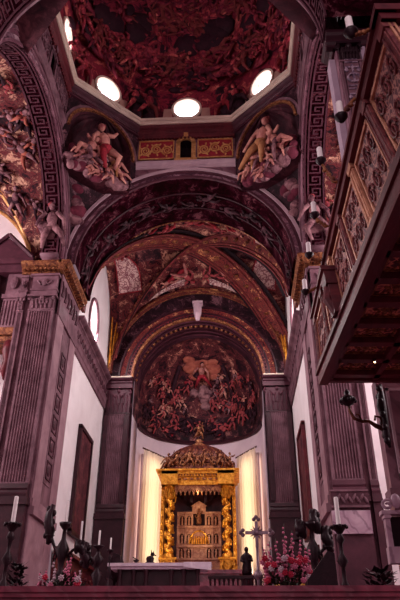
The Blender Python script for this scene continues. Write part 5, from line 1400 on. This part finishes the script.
# painted standing saints at the foot of the side arches (bottom of the meander bands)
for sx in (-1, 1):
    mb = MB(); rng = random.Random(31+sx)
    a_ = .3; figure(mb, (sx*6.2, YC+(RI-.05)*math.cos(a_), Z0+(RI-.05)*math.sin(a_)), (1, 0, 0), (0, -math.sin(a_), math.cos(a_)), (0, -math.cos(a_), -math.sin(a_)), 2.1, rng, .25, (0, 0, 1), pose=.05)
    mb.k = 2; mb.box(sx*6.2-.42, sx*6.2+.42, YC+RI-.3, YC+RI+.6, 16.3, 16.42)
    o = struct('trim_%d' % (24 if sx < 0 else 25), mb, ['p_cloud', 'p_fleshdim', 'stone'], 'painted standing saint at the foot of the %s arch' % ('left' if sx < 0 else 'right'), True)

# nave clerestory wall parts behind the pier are outside the view; daylight comes from the open nave
# ------------------------------------------------------------------ lights
def area(name, loc, target, size, power, col, sy=None):
    l = bpy.data.lights.new(name, 'AREA'); l.energy = power; l.color = [c/255 for c in col]; l.size = size
    if sy: l.shape = 'RECTANGLE'; l.size_y = sy
    o = bpy.data.objects.new(name, l); C.objects.link(o); o.location = loc
    d = Vector(target)-Vector(loc); o.rotation_euler = d.to_track_quat('-Z', 'Y').to_euler(); return o
area('nave_daylight', (0, -6, 14), (0, 22, 12), 9, 1050, (255, 206, 220), 9)
area('left_transept_daylight', (-16.9, 18, 14), (-6, 20, 14), 5, 2200, (255, 226, 232), 7)
area('right_transept_daylight', (16.9, 18, 14), (6, 20, 14), 5, 2200, (255, 226, 232), 7)
for sx in (-1, 1):
    area('choir_window_light', (sx*5.5, OY, OZc), (-sx*5.7, 31, 9), 1.9, 760, (255, 236, 236))
area('dome_daylight', (0, YC, 26.4), (0, YC, 34), 3.0, 90, (255, 214, 224))
def spot(name, loc, target, power, col, ang=60, r=.15):
    l = bpy.data.lights.new(name, 'SPOT'); l.energy = power; l.color = [c/255 for c in col]; l.spot_size = math.radians(ang); l.spot_blend = .6; l.shadow_soft_size = r
    o = bpy.data.objects.new(name, l); C.objects.link(o); o.location = loc
    d = Vector(target)-Vector(loc); o.rotation_euler = d.to_track_quat('-Z', 'Y').to_euler(); return o
spot('canopy_fill', (-3.0, 33.6, 4.4), (-1.4, 36.5, 7.6), 420, (255, 204, 130), 70)  # added pair of lamps, standing in for warm light from the curtained windows
spot('canopy_fill', (3.0, 33.6, 4.4), (1.5, 36.5, 7.6), 420, (255, 204, 130), 70)
spot('retable_spot', (0, 35.9, 8.7), (0, 37.5, 6.4), 60, (255, 170, 90), 110)
spot('apse_uplight', (-2.9, 38.6, 4.4), (-1.8, 40.8, 12), 120, (255, 214, 190), 110)
spot('apse_uplight', (2.9, 38.6, 4.4), (1.8, 40.8, 12), 120, (255, 214, 190), 110)

w = bpy.data.worlds.new('World'); bpy.context.scene.world = w; w.use_nodes = True
bg = w.node_tree.nodes['Background']; bg.inputs[0].default_value = lin((236, 190, 206)); bg.inputs[1].default_value = .22

# ------------------------------------------------------------------ lift everything so that the nave floor is z = 0
for o in list(C.objects):
    if o.parent is None: o.location.z += EYE

# ------------------------------------------------------------------ camera
F_, T_, PS_, CX_, RH_ = 608.7, .5413, -.0552, 2.081, -.0039
cam = bpy.data.cameras.new('Camera'); co = bpy.data.objects.new('Camera', cam); C.objects.link(co)
fwd = Vector((math.sin(PS_)*math.cos(T_), math.cos(PS_)*math.cos(T_), math.sin(T_)))
rgt = Vector((math.cos(PS_), -math.sin(PS_), 0)); up = rgt.cross(fwd)
# roll
r2 = rgt*math.cos(RH_)-up*math.sin(RH_); u2 = rgt*math.sin(RH_)+up*math.cos(RH_)
m = Matrix((r2, u2, -fwd)).transposed().to_4x4(); m.translation = Vector((CX_, 0, EYE))
co.matrix_world = m
cam.sensor_fit = 'VERTICAL'; cam.sensor_height = 24; cam.lens = F_*24/600; cam.clip_end = 200
sc = bpy.context.scene; sc.camera = co
sc.view_settings.view_transform = 'Standard'; sc.view_settings.look = 'None'; sc.view_settings.gamma = 1; sc.view_settings.use_curve_mapping = False
sc.view_settings.exposure = 0.12
